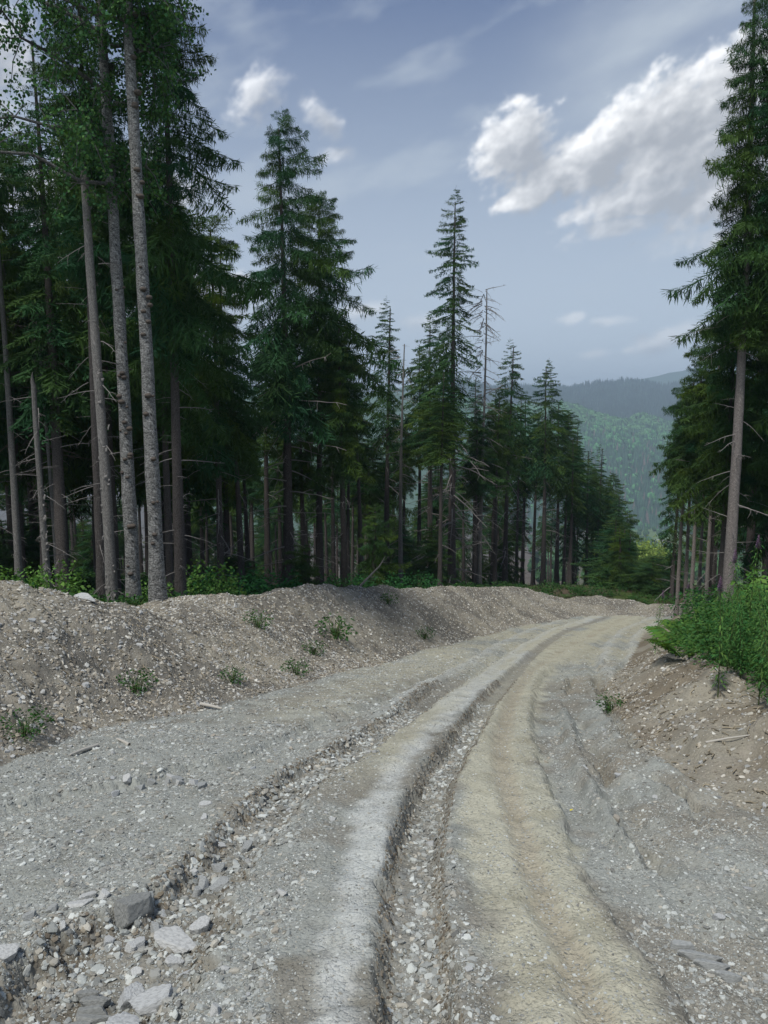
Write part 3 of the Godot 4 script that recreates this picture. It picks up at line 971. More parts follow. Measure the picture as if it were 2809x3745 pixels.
func build_stones() -> void:
	make_shards()
	rng.seed = 4
	var grey := [Color(0.36, 0.375, 0.355), Color(0.29, 0.3, 0.285), Color(0.43, 0.445, 0.425), Color(0.24, 0.24, 0.222), Color(0.32, 0.305, 0.265)]
	var warm := [Color(0.4, 0.38, 0.33), Color(0.3, 0.27, 0.22), Color(0.46, 0.45, 0.41), Color(0.2, 0.18, 0.15), Color(0.36, 0.36, 0.345), Color(0.26, 0.235, 0.19)]
	scatter_gravel("road_gravel", "small grey stone chips strewn over the rutted track", 44000, pick_road(1.5, 6.5, 0.008, 0.038), grey, 0.35, 0.1)
	scatter_gravel("road_grit", "fine grit lying over the rutted track", 95000, pick_road(1.6, 6.5, 0.005, 0.014), grey, 0.5, 0.1)
	scatter_gravel("road_gravel", "small grey stone chips strewn over the rutted track", 18000, pick_road(6.0, 16.0, 0.012, 0.045), grey, 0.35, 0.1)
	scatter_gravel("road_gravel", "small grey stone chips strewn over the rutted track", 4000, pick_road(15.0, 31.0, 0.025, 0.06), grey, 0.35, 0.1)
	scatter_gravel("bank_rubble", "pale stone chips covering the spoil bank", 60000, pick_zone(1, 3.5, 14.0, -7.5, 1.5, 0.01, 0.055), warm, 0.6, 0.08)
	scatter_gravel("bank_rubble", "pale stone chips covering the spoil bank", 42000, pick_zone(1, 12.5, 38.0, -10.5, 3.0, 0.022, 0.075), warm, 0.6, 0.08)
	scatter_gravel("slope_rubble", "tan stone chips on the bare cut slope", 30000, pick_zone(2, 2.5, 16.0, 0.5, 6.0, 0.01, 0.045), warm, 0.6, 0.08)
	scatter_gravel("gully_rubble", "loose broken shale in the washed out gully and wheel rut", 3200, func() -> Vector3:
		var d := rng.randf_range(1.8, 8.0)
		var g := rng.randf() < 0.6
		var x: float = smooth_tab(GUL_D, GUL_X, d) + rng.randf_range(-0.22, 0.14) * (1.9 if d < 2.9 else 1.0) if g else smooth_tab(RUT_D, RUT_X, d) + rng.randf_range(-0.1, 0.1)
		return Vector3(x, d, rng.randf_range(0.016, 0.05) * (1.0 if g else 0.8)), grey, 0.5, 0.05)
	var soil := [Color(0.17, 0.145, 0.11), Color(0.2, 0.175, 0.135), Color(0.14, 0.12, 0.095), Color(0.25, 0.235, 0.2)]
	scatter_gravel("rut_clods", "brown clods of soil along the broken walls of the wheel ruts", 9000, func() -> Vector3:
		var d := 1.6 + 9.0 * pow(rng.randf(), 1.3)
		var g := rng.randf() < 0.45
		if g: return Vector3(smooth_tab(GUL_D, GUL_X, d) + (rng.randf_range(-0.23, -0.1) if rng.randf() < 0.75 else rng.randf_range(0.09, 0.15)) * (2.0 if d < 2.9 else 1.0), d, rng.randf_range(0.008, 0.03))
		return Vector3(smooth_tab(RUT_D, RUT_X, d) + rng.randf_range(0.085, 0.15) * (1.0 if rng.randf() < 0.5 else -1.0), d, rng.randf_range(0.007, 0.024)), soil, 0.6, 0.15)
	# --- stones that can be told apart
	rock("shale_slab", "dark grey shale slab leaning out of the stony pit, largest of its stones", "", -1.1, 3.0, 0.26, 0.19, 0.06, 0.5, 2, 3, Vector2(0.8, -0.4), 0.05)
	rock("shale_slab", "broad pale shale slab lying flat at the edge of the stony pit", "", -0.86, 2.84, 0.24, 0.16, 0.06, -0.3, 1, 2, Vector2(0.1, -0.1), 0.02)
	rock("pale_rock", "smooth pale rounded rock above the broad pale slab", "", -0.8, 2.97, 0.13, 0.11, 0.08, 0.9, 8, 2, Vector2.ZERO, 0.02)
	rock("pale_rock", "pale blocky rock standing in the middle of the stony pit", "", -0.94, 2.5, 0.11, 0.1, 0.1, 1.4, 9, 0, Vector2(0.2, 0.1), 0.02)
	rock("shale_slab", "long jagged pale slab across the bottom of the stony pit", "", -0.82, 2.42, 0.24, 0.1, 0.06, 0.1, 4, 0, Vector2(0.15, 0.0), 0.02)
	rock("pale_rock", "large pale boulder half buried at the lower rim of the pit", "", -0.9, 2.27, 0.17, 0.16, 0.13, 2.2, 8, 0, Vector2.ZERO, 0.0)
	rock("pale_rock", "pale round-backed stone bedded in the gravel outside the pit", "", -1.45, 2.61, 0.12, 0.13, 0.07, 0.2, 8, 2)
	rock("shale_slab", "flat pale slab lying on gravel above the pit", "", -1.33, 2.99, 0.15, 0.11, 0.035, 0.7, 3, 2)
	var ledge := [[-1.09, 2.5, 0.12], [-1.05, 2.46, 0.13], [-1.06, 2.42, 0.17], [-1.04, 2.385, 0.19], [-1.07, 2.35, 0.15]]
	for i in 5:
		rock("shale_layer", "thin dark bed of layered shale sticking out of the pit wall", "shale beds in the pit wall", ledge[i][0], ledge[i][1], ledge[i][2], 0.06, 0.05, 0.08, i, 3, Vector2(-0.15, 0.05), 0.035 - 0.008 * i)
	var loose := [[-1.5, 2.9, 0.072, 0.056], [-1.15, 2.84, 0.055, 0.055], [-1.04, 2.8, 0.05, 0.065], [-1.32, 2.8, 0.047, 0.043], [-1.44, 2.97, 0.057, 0.057], [-1.32, 3.06, 0.105, 0.068], [-1.02, 2.82, 0.078, 0.076],
		[-0.98, 2.93, 0.12, 0.05], [-0.77, 2.63, 0.111, 0.104], [-0.74, 2.47, 0.071, 0.06], [-0.9, 2.36, 0.07, 0.06], [-0.57, 2.28, 0.047, 0.057], [-1.24, 3.04, 0.06, 0.08], [-0.84, 2.72, 0.08, 0.06], [-0.97, 2.66, 0.06, 0.05]]
	for q in loose:
		rock("stone", "pale shale stone lying in or around the stony pit", "stones of the pit", q[0], q[1], q[2] * 1.1, q[3] * 1.1, 0.045, rng.randf() * TAU, rng.randi() % 8, rng.randi() % 3, Vector2(rng.randf_range(-0.3, 0.3), rng.randf_range(-0.3, 0.3)), 0.006)
	var gul := [[-0.85, 3.52, 0.083, 0.078], [-0.79, 3.32, 0.106, 0.099], [-0.88, 3.34, 0.133, 0.075], [-0.89, 3.26, 0.06, 0.061], [-0.75, 3.78, 0.06, 0.082]]
	for q in gul:
		rock("stone", "grey shale slab wedged in the narrow upper gully", "slabs in the gully", q[0], q[1], q[2] * 1.1, q[3] * 1.1, 0.06, rng.randf() * TAU, rng.randi() % 8, 1, Vector2(rng.randf_range(-0.4, 0.4), rng.randf_range(-0.4, 0.4)), 0.01)
	var heap := [[-1.51, 4.94, 0.074, 0.069], [-1.38, 4.74, 0.107, 0.066], [-1.75, 4.76, 0.095, 0.067], [-1.64, 4.7, 0.08, 0.099], [-1.5, 4.84, 0.06, 0.068], [-1.2, 4.6, 0.081, 0.05], [-1.71, 4.45, 0.09, 0.05], [-1.28, 4.7, 0.06, 0.08], [-1.6, 4.82, 0.08, 0.06], [-1.45, 4.9, 0.09, 0.07]]
	for q in heap:
		rock("stone", "angular grey stone piled along the old step in the track", "stones on the old step", q[0], q[1], q[2] * 1.15, q[3] * 1.15, 0.06, rng.randf() * TAU, rng.randi() % 10, rng.randi() % 3, Vector2(rng.randf_range(-0.4, 0.4), rng.randf_range(-0.4, 0.4)), 0.01)
	rock("shale_slab", "flat grey slab lying alone on gravel beside the gully", "", -1.08, 4.23, 0.15, 0.09, 0.035, 0.2, 5, 2)
	rock("shale_slab", "wide pale slab lying on top of the spoil bank near the aspens", "", -3.85, 9.3, 0.48, 0.26, 0.035, -0.5, 5, 2, Vector2(0.12, 0.0), 0.0)
	for q in [[1.22, 2.78, 0.17], [1.27, 2.72, 0.2], [1.29, 2.66, 0.16], [1.33, 2.6, 0.14]]:
		rock("shale_layer", "thin grey bed of shale cropping out beside the clay strip", "shale beds beside the clay strip", q[0], q[1], q[2], 0.05, 0.05, -0.12, rng.randi() % 8, 1, Vector2(-0.1, 0.0), 0.012)
	var z_label := ["flat grey stone lying loose on the stony track", "pale stone lying on the face of the spoil bank", "tan stone lying on the bare cut slope"]
	var z_group := ["loose stones on the track", "stones on the spoil bank", "stones on the cut slope"]
	var left := [95, 90, 35]
	var tries := 0
	while left[0] + left[1] + left[2] > 0 and tries < 20000:
		tries += 1
		var d := 1.9 + 9.0 * pow(rng.randf(), 1.2)
		var x := rng.randf_range(-5.0, 3.4)
		if absf(x) > 0.56 * d + 0.15: continue
		var z := ground_zone(x, d)
		if z > 2 or left[z] <= 0: continue
		if z == 0 and (d > 7.0 or absf(x - smooth_tab(YEL_D, YEL_X, d)) < 0.35 or absf(x - smooth_tab(WHI_D, WHI_X, d)) < 0.2): continue
		left[z] -= 1
		var s := rng.randf_range(0.03, 0.062) if z != 1 else rng.randf_range(0.05, 0.1)
		rock("stone", z_label[z], z_group[z], x, d, s * rng.randf_range(0.8, 1.4), s * rng.randf_range(0.6, 1.0), s * rng.randf_range(0.4, 0.9), rng.randf() * TAU, rng.randi() % 10, [0, 1, 2, 0, 4][rng.randi() % 5] if z == 0 else [2, 4, 0, 2][rng.randi() % 4], Vector2(rng.randf_range(-0.4, 0.4), rng.randf_range(-0.4, 0.4)))

# ------------------------------------------------------------------ small plants
func col_fill(c: PackedColorArray, n: int, a: Color, b: Color) -> void:
	var g := rng.randf_range(0.7, 1.3)
	var k := a.lerp(b, rng.randf()) * g
	for i in n: c.append(Color(k.r, k.g, k.b, 1.0))

func willowherb_meshes(h: float) -> Array:
	var pts := []
	var rad := []
	var lean := rv(0.16)
	for i in 7:
		var t := i / 6.0
		pts.append(Vector3(lean.x * t * t * h, h * t, lean.z * t * t * h))
		rad.append(lerpf(0.006, 0.002, t))
	var stem := tube(pts, rad, 5)
	var v := PackedVector3Array()
	var c := PackedColorArray()
	var n := int(150 * h)
	for i in n:
		var t := 0.12 + 0.88 * i / n
		var p: Vector3 = (pts[int(t * 5.99)] as Vector3).lerp(pts[int(t * 5.99) + 1], fmod(t * 5.99, 1.0))
		var az := i * 2.4 + rng.randf_range(-0.3, 0.3)
		var l := rng.randf_range(0.07, 0.14) * (1.0 - 0.4 * t)
		var o := Vector3(cos(az), rng.randf_range(-0.25, 0.55), sin(az)).normalized()
		var s := o.cross(Vector3.UP).normalized() * l * 0.085
		var mid := p + o * l * 0.55 + Vector3(0, 0.01, 0)
		var tip := p + o * l + Vector3(0, -l * rng.randf_range(0.1, 0.45), 0)
		v.append_array(PackedVector3Array([p, mid + s, mid - s, mid + s, tip, mid - s]))
		col_fill(c, 6, Color(0.04, 0.14, 0.04), Color(0.11, 0.2, 0.045))
	return [stem, soup(v, c), pts[6]]

func flower_spike() -> ArrayMesh:
	var v := PackedVector3Array()
	var c := PackedColorArray()
	for i in 46:
		var t := i / 46.0
		var az := i * 2.4
		var r := 0.035 * (1.0 - 0.75 * t)
		var p := Vector3(0, t * 0.13 - 0.04, 0)
		var o := Vector3(cos(az) * r, 0.004, sin(az) * r)
		diamond(v, p, p + o + Vector3(0, 0.006, 0), Vector3(-o.z, 0.004, o.x) * 0.45, 0.7)
		col_fill(c, 6, Color(0.2, 0.11, 0.2), Color(0.27, 0.17, 0.28))
	return soup(v, c)

func fern_mesh(h: float, n: int, a: Color, b: Color) -> ArrayMesh:
	var v := PackedVector3Array()
	var c := PackedColorArray()
	for i in n:
		var az := TAU * i / n + rng.randf_range(-0.3, 0.3)
		var l := h * rng.randf_range(0.8, 1.2)
		var o := Vector3(cos(az), 0, sin(az))
		var sd := Vector3(-sin(az), 0, cos(az))
		for k in 11:
			var t := 0.12 + 0.88 * k / 11.0
			var p := o * l * t * 0.85 + Vector3(0, l * (1.1 * t - 0.75 * t * t), 0)
			var w := l * 0.26 * sin(PI * minf(1.0, t * 0.9 + 0.12))
			for s in [-1.0, 1.0]:
				diamond(v, p, p + sd * w * s + o * w * 0.35 + Vector3(0, -w * 0.25, 0), (o + Vector3(0, 0.4, 0)) * w * 0.14)
			col_fill(c, 12, a, b)
	return soup(v, c)

func tuft_mesh(h: float, n: int, a: Color, b: Color) -> ArrayMesh:
	var v := PackedVector3Array()
	var c := PackedColorArray()
	for i in n:
		var az := rng.randf() * TAU
		var o := Vector3(cos(az), 0, sin(az))
		var l := h * rng.randf_range(0.5, 1.15)
		var p := o * rng.randf() * 0.06
		var mid := p + Vector3(0, l * 0.6, 0) + o * l * 0.16
		var tip := p + Vector3(0, l * rng.randf_range(0.65, 1.0), 0) + o * l * rng.randf_range(0.3, 0.8)
		var s := Vector3(-sin(az), 0, cos(az)) * rng.randf_range(0.0015, 0.0035)
		v.append_array(PackedVector3Array([p - s, mid - s, mid + s, p - s, mid + s, p + s, mid - s, tip, mid + s]))
		col_fill(c, 9, a, b)
	return soup(v, c)

func bush_mesh(r: float, h: float, n: int, size: float, a: Color, b: Color) -> ArrayMesh:
	var v := PackedVector3Array()
	var c := PackedColorArray()
	for i in n:
		var az := rng.randf() * TAU
		var q := pow(rng.randf(), 0.4)
		var y := rng.randf()
		var rr := r * q * (0.55 + 0.75 * sin(PI * minf(y * 0.8 + 0.15, 1.0))) * (1.0 + 0.5 * na.get_noise_3d(cos(az) * 2.0, y * 3.0, sin(az) * 2.0))
		var p := Vector3(cos(az) * rr, h * (0.08 + 0.9 * y) * (1.0 + 0.4 * na.get_noise_2d(cos(az) * 3.0, sin(az) * 3.0)), sin(az) * rr)
		var dn := Vector3(cos(az) * 0.7, rng.randf_range(-0.7, 0.4), sin(az) * 0.7).normalized() + rv(0.5)
		var l := size * rng.randf_range(0.6, 1.25)
		diamond(v, p, p + dn * l, dn.cross(rv(1.0)).normalized() * l * 0.33)
		col_fill(c, 6, a, b)
	return soup(v, c)

func stem_cluster(r: float, h: float, n: int) -> ArrayMesh:
	var v := PackedVector3Array()
	var nn := PackedVector3Array()
	var uv := PackedVector2Array()
	var ix := PackedInt32Array()
	for i in n:
		var az := rng.randf() * TAU
		var e := Vector3(cos(az) * r * rng.randf_range(0.3, 0.8), h * rng.randf_range(0.6, 0.95), sin(az) * r * rng.randf_range(0.3, 0.8))
		add_tube(v, nn, uv, ix, [Vector3(0, -0.05, 0), e * 0.5 + Vector3(0, h * 0.1, 0), e], [0.009, 0.006, 0.002], 5)
	return tube_mesh(v, nn, uv, ix)

func build_litter() -> void:
	rng.seed = 303
	var st := tube([Vector3(-0.5, 0, 0), Vector3(-0.1, 0.03, 0.03), Vector3(0.25, -0.02, -0.02), Vector3(0.5, 0.02, 0.03)], [0.02, 0.022, 0.018, 0.008], 5)
	var list := []
	var cols := []
	var t := 0
	while list.size() < 2600 and t < 20000:
		t += 1
		var d := rng.randf_range(2.5, 16.0)
		var x := rng.randf_range(-6.0, 7.0)
		var z := ground_zone(x, d)
		if z != 1 and z != 2: continue
		if absf(x) > 0.6 * d + 0.5: continue
		var up := ground_up(x, d, 0.08)
		var b := Basis(Quaternion(Vector3.UP, up)) * Basis(Vector3.UP, rng.randf() * TAU) * Basis(Vector3.BACK, rng.randf_range(-0.3, 0.3))
		var l := rng.randf_range(0.03, 0.13)
		list.append(Transform3D(b.scaled_local(Vector3(l, 0.25, 0.25)), P(x, d) + up * 0.006))
		var g := rng.randf_range(0.5, 1.2)
		cols.append(Color(0.3 * g, 0.26 * g, 0.19 * g, 1.0))
	multi("twig_litter", "dry twigs and bark scraps strewn over the banks", st, M.gravel, list, cols)

func build_plants() -> void:
	build_litter()
	rng.seed = 55
	# --- willowherb on the shelf above the cut slope
	var protos := []
	for k in 5: protos.append(willowherb_meshes([0.7, 0.82, 0.95, 0.6, 1.0][k]))
	var made := 0
	var tries := 0
	while made < 285 and tries < 30000:
		tries += 1
		var d := 3.6 + 10.0 * pow(rng.randf(), 1.25)
		var r := 0.8 + 0.12 * maxf(0.0, d - 6.0) + 2.8 * pow(rng.randf(), 1.2)
		var x := lerp_tab([2.0, 4.7, 5.5, 7.3, 9.3, 12.6, 16.0], [2.35, 2.07, 2.05, 2.38, 2.83, 4.17, 5.5], d) + r
		if r < (0.9 if d < 7.0 else 1.05) + 0.5 * na.get_noise_2d(x * 1.1, d * 1.1): continue
		if x > 0.62 * d + 0.4: continue
		made += 1
		var m: Array = protos[rng.randi() % 5]
		var o := thing("willowherb_plant", P(x, d, -0.02), rng.randf() * TAU)
		o.scale = Vector3.ONE * rng.randf_range(0.6, 1.0)
		part("stem", m[0], M.stem, o)
		part("leaves", m[1], [M.leaves, M.leaves_dull, M.leaves_cool][rng.randi() % 3], o)
		tag(o, "green willowherb with narrow leaves in the thicket above the cut slope", "plant", "willowherb thicket above the cut slope")
	var fl := flower_spike()
	var fx := [[4.15, 8.2], [3.95, 8.0], [3.05, 6.5], [4.35, 11.5], [5.2, 12.4]]
	for i in 5:
		var m2: Array = protos[4]
		var o := thing("flowering_willowherb", P(fx[i][0], fx[i][1], -0.02), i * 1.7)
		o.scale = Vector3.ONE * (1.18 if i < 2 else 1.05)
		part("stem", m2[0], M.stem, o)
		part("leaves", m2[1], M.leaves, o)
		part("flower_spike", fl, M.leaves, o, Transform3D(Basis(), m2[2]))
		tag(o, "willowherb with a purple flower spike rising out of the green thicket", "plant", "flowering willowherbs")
	# --- ferns and bushes at the back of the thicket
	var fern_a := fern_mesh(0.6, 12, Color(0.05, 0.14, 0.03), Color(0.11, 0.19, 0.03))
	var fern_b := fern_mesh(0.5, 10, Color(0.05, 0.13, 0.04), Color(0.08, 0.17, 0.03))
	for i in 46:
		var d := rng.randf_range(7.5, 21.0)
		var x := lerp_tab([7.3, 9.3, 12.6, 23.0], [2.38, 2.83, 4.17, 8.4], d) + rng.randf_range(0.9, 4.5)
		var o := thing("fern", P(x, d), rng.randf() * TAU)
		o.scale = Vector3.ONE * rng.randf_range(0.8, 1.5)
		part("fronds", fern_a if i % 2 else fern_b, M.leaves, o)
		tag(o, "bright green fern among the shrubs below the slender spruces", "fern", "ferns above the cut slope")
	# --- leafy bushes
	var bl := bush_mesh(0.55, 1.0, 900, 0.085, Color(0.08, 0.2, 0.045), Color(0.15, 0.27, 0.06))
	var bd := bush_mesh(0.8, 0.8, 1300, 0.07, Color(0.025, 0.11, 0.035), Color(0.045, 0.15, 0.045))
	var bs := stem_cluster(0.5, 0.9, 7)
	var bright := [[-8.0, 14.6, 1.0, "sapling with light green leaves beside the thin bare trunks"], [-7.3, 14.8, 0.75, "small light green sapling between the thin bare trunks and the aspens"], [-6.6, 13.6, 0.7, "low light green sapling at the back of the spoil bank"], [-6.1, 13.2, 0.95, "light green sapling growing in front of the dark spruce trunk"], [-5.0, 15.6, 0.8, "light green sapling between the two aspen trunks"],
		[-4.2, 17.4, 1.2, "tall pale green sapling behind the knobbly spruce trunk"], [-3.7, 16.6, 0.8, "light green sapling at the foot of the knobbly spruce"]]
	for q in bright:
		var o := thing("leafy_sapling", P(q[0], q[1]), q[0])
		o.scale = Vector3.ONE * q[2] * 0.95
		part("stems", bs, M.stem, o)
		part("leaves", bl, M.leaves, o)
		tag(o, q[3], "sapling", "light green saplings behind the bank")
	var dark := [[-3.6, 17.4, 1.25, "dark green round bush behind the dip of the spoil bank"], [-3.0, 19.6, 1.2, "dark green bush at the foot of the thick spruce trunk"], [-1.3, 24.0, 1.1, "dark green bush beside the fallen dead branch"], [-0.2, 26.0, 1.1, "bluish green bush between two thin trunks behind the bank"], [1.4, 29.5, 1.0, "small dark bush behind the crest of the bank near the dead thin trunk"]]
	for q in dark:
		var o := thing("leafy_bush", P(q[0], q[1]), q[0])
		o.scale = Vector3.ONE * q[2]
		part("stems", bs, M.stem, o)
		part("leaves", bd, M.leaves, o)
		tag(o, q[3], "bush", "dark bushes behind the bank")
	var fine := bush_mesh(0.5, 0.62, 2600, 0.036, Color(0.03, 0.115, 0.035), Color(0.085, 0.17, 0.04))
	for i in 16:
		var d := 4.0 + i * 0.42
		var x := lerp_tab([2.0, 4.7, 5.5, 7.3, 9.3, 12.6], [2.35, 2.07, 2.05, 2.38, 2.83, 4.17], d) + rng.randf_range(1.1, 1.7) + 0.09 * maxf(0.0, d - 6.0)
		var o := thing("leafy_bush", P(x, d, -0.03), rng.randf() * TAU)
		o.scale = Vector3.ONE * rng.randf_range(0.6, 1.05)
		part("stems", bs, M.stem, o, Transform3D(Basis().scaled(Vector3(0.8, 0.6, 0.8)), Vector3.ZERO))
		part("leaves", fine, M.leaves, o)
		tag(o, "low rounded small-leaved bush spilling over the rim of the cut slope", "bush", "bushes on the rim of the cut slope")
	for i in 22:
		var d := rng.randf_range(9.0, 24.0)
		var x := lerp_tab([9.0, 12.6, 25.0], [2.8, 4.17, 9.0], d) + rng.randf_range(2.2, 6.0)
		var o := thing("leafy_bush", P(x, d), rng.randf() * TAU)
		o.scale = Vector3.ONE * rng.randf_range(0.7, 1.3)
		part("stems", bs, M.stem, o)
		part("leaves", bl if i % 3 else bd, M.leaves, o)
		tag(o, "green leafy bush at the foot of the slender spruces above the cut slope", "bush", "bushes above the cut slope")
	# --- weeds on the bank and at the toe of the slope
	var weed := bush_mesh(0.15, 0.2, 260, 0.03, Color(0.04, 0.12, 0.03), Color(0.07, 0.15, 0.04))
	var grass := tuft_mesh(0.2, 46, Color(0.05, 0.11, 0.03), Color(0.12, 0.16, 0.05))
	var spots := [[-2.62, 7.5, 1.1, "dark green weed rooted low on the near face of the spoil bank"], [-1.0, 14.8, 2.2, "large bright green weed halfway up the spoil bank"], [-2.2, 12.6, 1.4, "thin green weed near the crest of the bank behind the dip"], [0.1, 20.2, 1.6, "upright dark weed high on the long bank"], [1.1, 19.4, 1.5, "green weed at the foot of the long bank"],
		[-2.85, 5.6, 1.0, "green weed where the bank meets the track, beside two pale sticks"], [-1.9, 8.9, 0.9, "small weed at the foot of the bank near the fallen log"], [-1.3, 10.6, 1.1, "low green weed at the foot of the bank under the large weed"], [2.45, 7.7, 0.9, "grass clump growing where the cut slope meets the track"], [-1.3, 13.2, 1.3, "straggling weed below the large bright weed on the bank"]]
	for i in spots.size():
		var q: Array = spots[i]
		var o := thing("weed", P(q[0], q[1]), i * 1.3)
		o.scale = Vector3.ONE * q[2]
		part("leaves", weed, M.leaves_dull, o)
		part("blades", grass, M.leaves_dull, o)
		tag(o, q[3], "weed", "weeds on the bare ground")
	var lv := PackedVector3Array()
	leaf(lv, Vector3(-0.025, 0, 0), Vector3(0.03, 0.006, 0), Vector3(0, 0.002, 0.016), Vector3(0, 0.005, 0))
	var yl := part("fallen_leaf", soup(lv, PackedColorArray()), flat_mat(Color(0.6, 0.5, 0.05), 0.7), self, Transform3D(Basis(Vector3.UP, 0.6).scaled(Vector3.ONE * 0.55), P(1.16, 4.32, 0.012)))
	tag(yl, "small yellow leaf lying on the gravel beside the clay strip", "leaf")
	# --- uncountable low growth
	var kinds := [fern_mesh(0.32, 8, Color(0.03, 0.09, 0.025), Color(0.06, 0.12, 0.03)), grass, bush_mesh(0.25, 0.3, 150, 0.06, Color(0.025, 0.09, 0.03), Color(0.06, 0.13, 0.035))]
	for k in 3:
		var list := []
		var t2 := 0
		while list.size() < [900, 3600, 1900][k] and t2 < 40000:
			t2 += 1
			var d := 3.0 + 37.0 * pow(rng.randf(), 1.5)
			var x := rng.randf_range(-0.6, 0.75) * d
			set_lines(d)
			if ground_zone(x, d) != 3 and not (k > 0 and ground_zone(x, d) == 2 and right_of_toe(x, d) > (1.35 if k == 1 else 2.0) + 0.6 * na.get_noise_2d(x * 1.5, d * 1.5)): continue
			if absf(x) > 0.7 * d + 1.0: continue
			var g := Basis(Vector3.UP, rng.randf() * TAU).scaled(Vector3.ONE * rng.randf_range(0.6, 1.5))
			list.append(Transform3D(g, P(x, d)))
		multi("undergrowth", "low green undergrowth on the forest floor", kinds[k], M.leaves, list)

func multi(called: String, label: String, mesh: Mesh, mat: Material, list: Array, cols := []) -> void:
	var mm := MultiMesh.new()
	mm.transform_format = MultiMesh.TRANSFORM_3D
	mm.use_colors = cols.size() > 0
	mm.mesh = mesh
	mm.instance_count = list.size()
	for i in list.size():
		mm.set_instance_transform(i, list[i])
		if cols.size(): mm.set_instance_color(i, cols[i])
	var o := MultiMeshInstance3D.new()
	o.name = numbered(called)
	o.multimesh = mm
	o.material_override = mat
	add_child(o)
	tag(o, label, "vegetation", "", "stuff")

# ------------------------------------------------------------------ the trees
func build_trees() -> void:
	rng.seed = 9
	make_boughs()
	var L := "standing behind the spoil bank"
	spruce("spruce_tree", "tall spruce with a knobbly bare trunk just beside the two aspens", "", -4.5, 16.0, 11.6, 3.3, 0.14, 1.9, {"seed": 101, "olive": 0.3, "dead": 40, "dmin": 0.2, "dmax": 1.0, "gaps": 0.75})
	spruce("spruce_tree", "spruce with a straight grey trunk right behind the snag with peeling bark", "", -6.03, 15.5, 10.5, 4.6, 0.125, 1.8, {"seed": 102, "olive": 0.3, "dead": 36, "dmin": 0.15, "dmax": 0.8})
	spruce("spruce_tree", "thick-trunked spruce with ragged tall crown at the dip of the bank", "", -3.53, 27.0, 12.2, 2.6, 0.23, 3.0, {"seed": 103, "olive": 0.2, "shape": 0.62, "gaps": 0.95, "dead": 46, "dmin": 0.7, "dmax": 2.3})
	spruce("spruce_tree", "dense spruce leaning over the thick-trunked one", "", -2.75, 31.0, 10.6, 2.6, 0.18, 3.1, {"seed": 104, "olive": 0.35, "shape": 0.55, "dead": 30, "dmax": 1.8})
	spruce("spruce_tree", "shorter spruce with drooping olive boughs between the aspens and the thick trunk", "", -4.95, 22.0, 7.4, 0.9, 0.13, 2.0, {"seed": 105, "olive": 0.55, "shape": 0.5, "dead": 24, "dmax": 1.6})
	spruce("spruce_tree", "narrow pointed spruce standing apart in the gap before the tallest spire", "", 0.14, 40.0, 8.0, 0.6, 0.2, 1.9, {"seed": 106, "olive": 0.2, "dead": 24, "dmax": 1.6})
	spruce("spruce_tree", "tallest spire-shaped spruce, many long dead branches on its lower trunk", "", 3.53, 38.0, 12.9, 0.6, 0.24, 2.5, {"seed": 107, "olive": 0.3, "shape": 0.6, "gaps": 0.8, "dead": 70, "dmin": 0.8, "dmax": 2.3})
	spruce("spruce_tree", "shorter spruce half hidden behind the tallest spire", "", 2.6, 41.5, 7.3, 1.2, 0.18, 2.4, {"seed": 108, "olive": 0.25, "dead": 36, "dmax": 1.8})
	spruce("spruce_tree", "thin-crowned spruce beside the bare dead one", "", 7.32, 44.0, 6.3, -0.4, 0.18, 1.9, {"seed": 109, "olive": 0.3, "gaps": 0.9, "dead": 40, "dmax": 1.8})
	spruce("spruce_tree", "small-topped spruce between the thin-crowned one and the broad cone", "", 9.9, 52.0, 3.6, -3.2, 0.16, 2.2, {"seed": 110, "olive": 0.25, "dead": 16})
	spruce("spruce_tree", "broad cone-shaped spruce standing clear against the hill", "", 10.95, 50.0, 5.6, -2.2, 0.2, 2.7, {"seed": 111, "olive": 0.4, "dead": 24, "shape": 0.7, "gaps": 0.2})
	spruce("spruce_tree", "dense spruce tucked behind the broad cone-shaped one", "", 13.3, 56.0, 3.3, -4.2, 0.2, 2.5, {"seed": 112, "olive": 0.2, "dead": 12})
	spruce("spruce_tree", "dark brownish spruce stepping down towards the road bend", "", 15.6, 60.0, 1.6, -9.6, 0.18, 2.0, {"seed": 113, "olive": 0.1, "dead": 10})
	spruce("spruce_tree", "slim spruce near the road bend with a sharp lit tip", "", 18.1, 62.0, -0.3, -11.4, 0.16, 1.9, {"seed": 114, "olive": 0.4, "dead": 8})
	spruce("spruce_tree", "low bushy spruce last in the row by the road bend", "", 22.3, 70.0, -4.5, -14.0, 0.16, 2.3, {"seed": 115, "olive": 0.2, "dead": 6})
	# the other side
	spruce("spruce_tree", "big spruce with a bare pinkish trunk above the green thicket", "", 8.08, 17.0, 11.6, 3.6, 0.155, 1.75, {"seed": 121, "per_m": 27.0, "olive": 0.35, "dead": 36, "dmin": 0.3, "dmax": 1.1, "bark": M.bark_right, "shape": 0.75, "gaps": 0.2})
	spruce("spruce_tree", "bushy spruce filling the gap behind the pinkish trunk", "", 9.3, 20.0, 5.6, -0.4, 0.13, 1.9, {"seed": 122, "olive": 0.4, "shape": 0.5, "dead": 16})
	spruce("spruce_tree", "spruce with a high olive crown above the row of slender trunks", "", 11.61, 26.0, 5.2, 0.1, 0.13, 2.1, {"seed": 123, "olive": 0.55, "dead": 20, "dmax": 1.3, "shape": 0.55})
	spruce("spruce_tree", "tall spruce rising behind the pinkish trunk", "", 12.3, 24.5, 9.6, 0.4, 0.17, 2.0, {"seed": 124, "olive": 0.4, "dead": 14, "shape": 0.6})
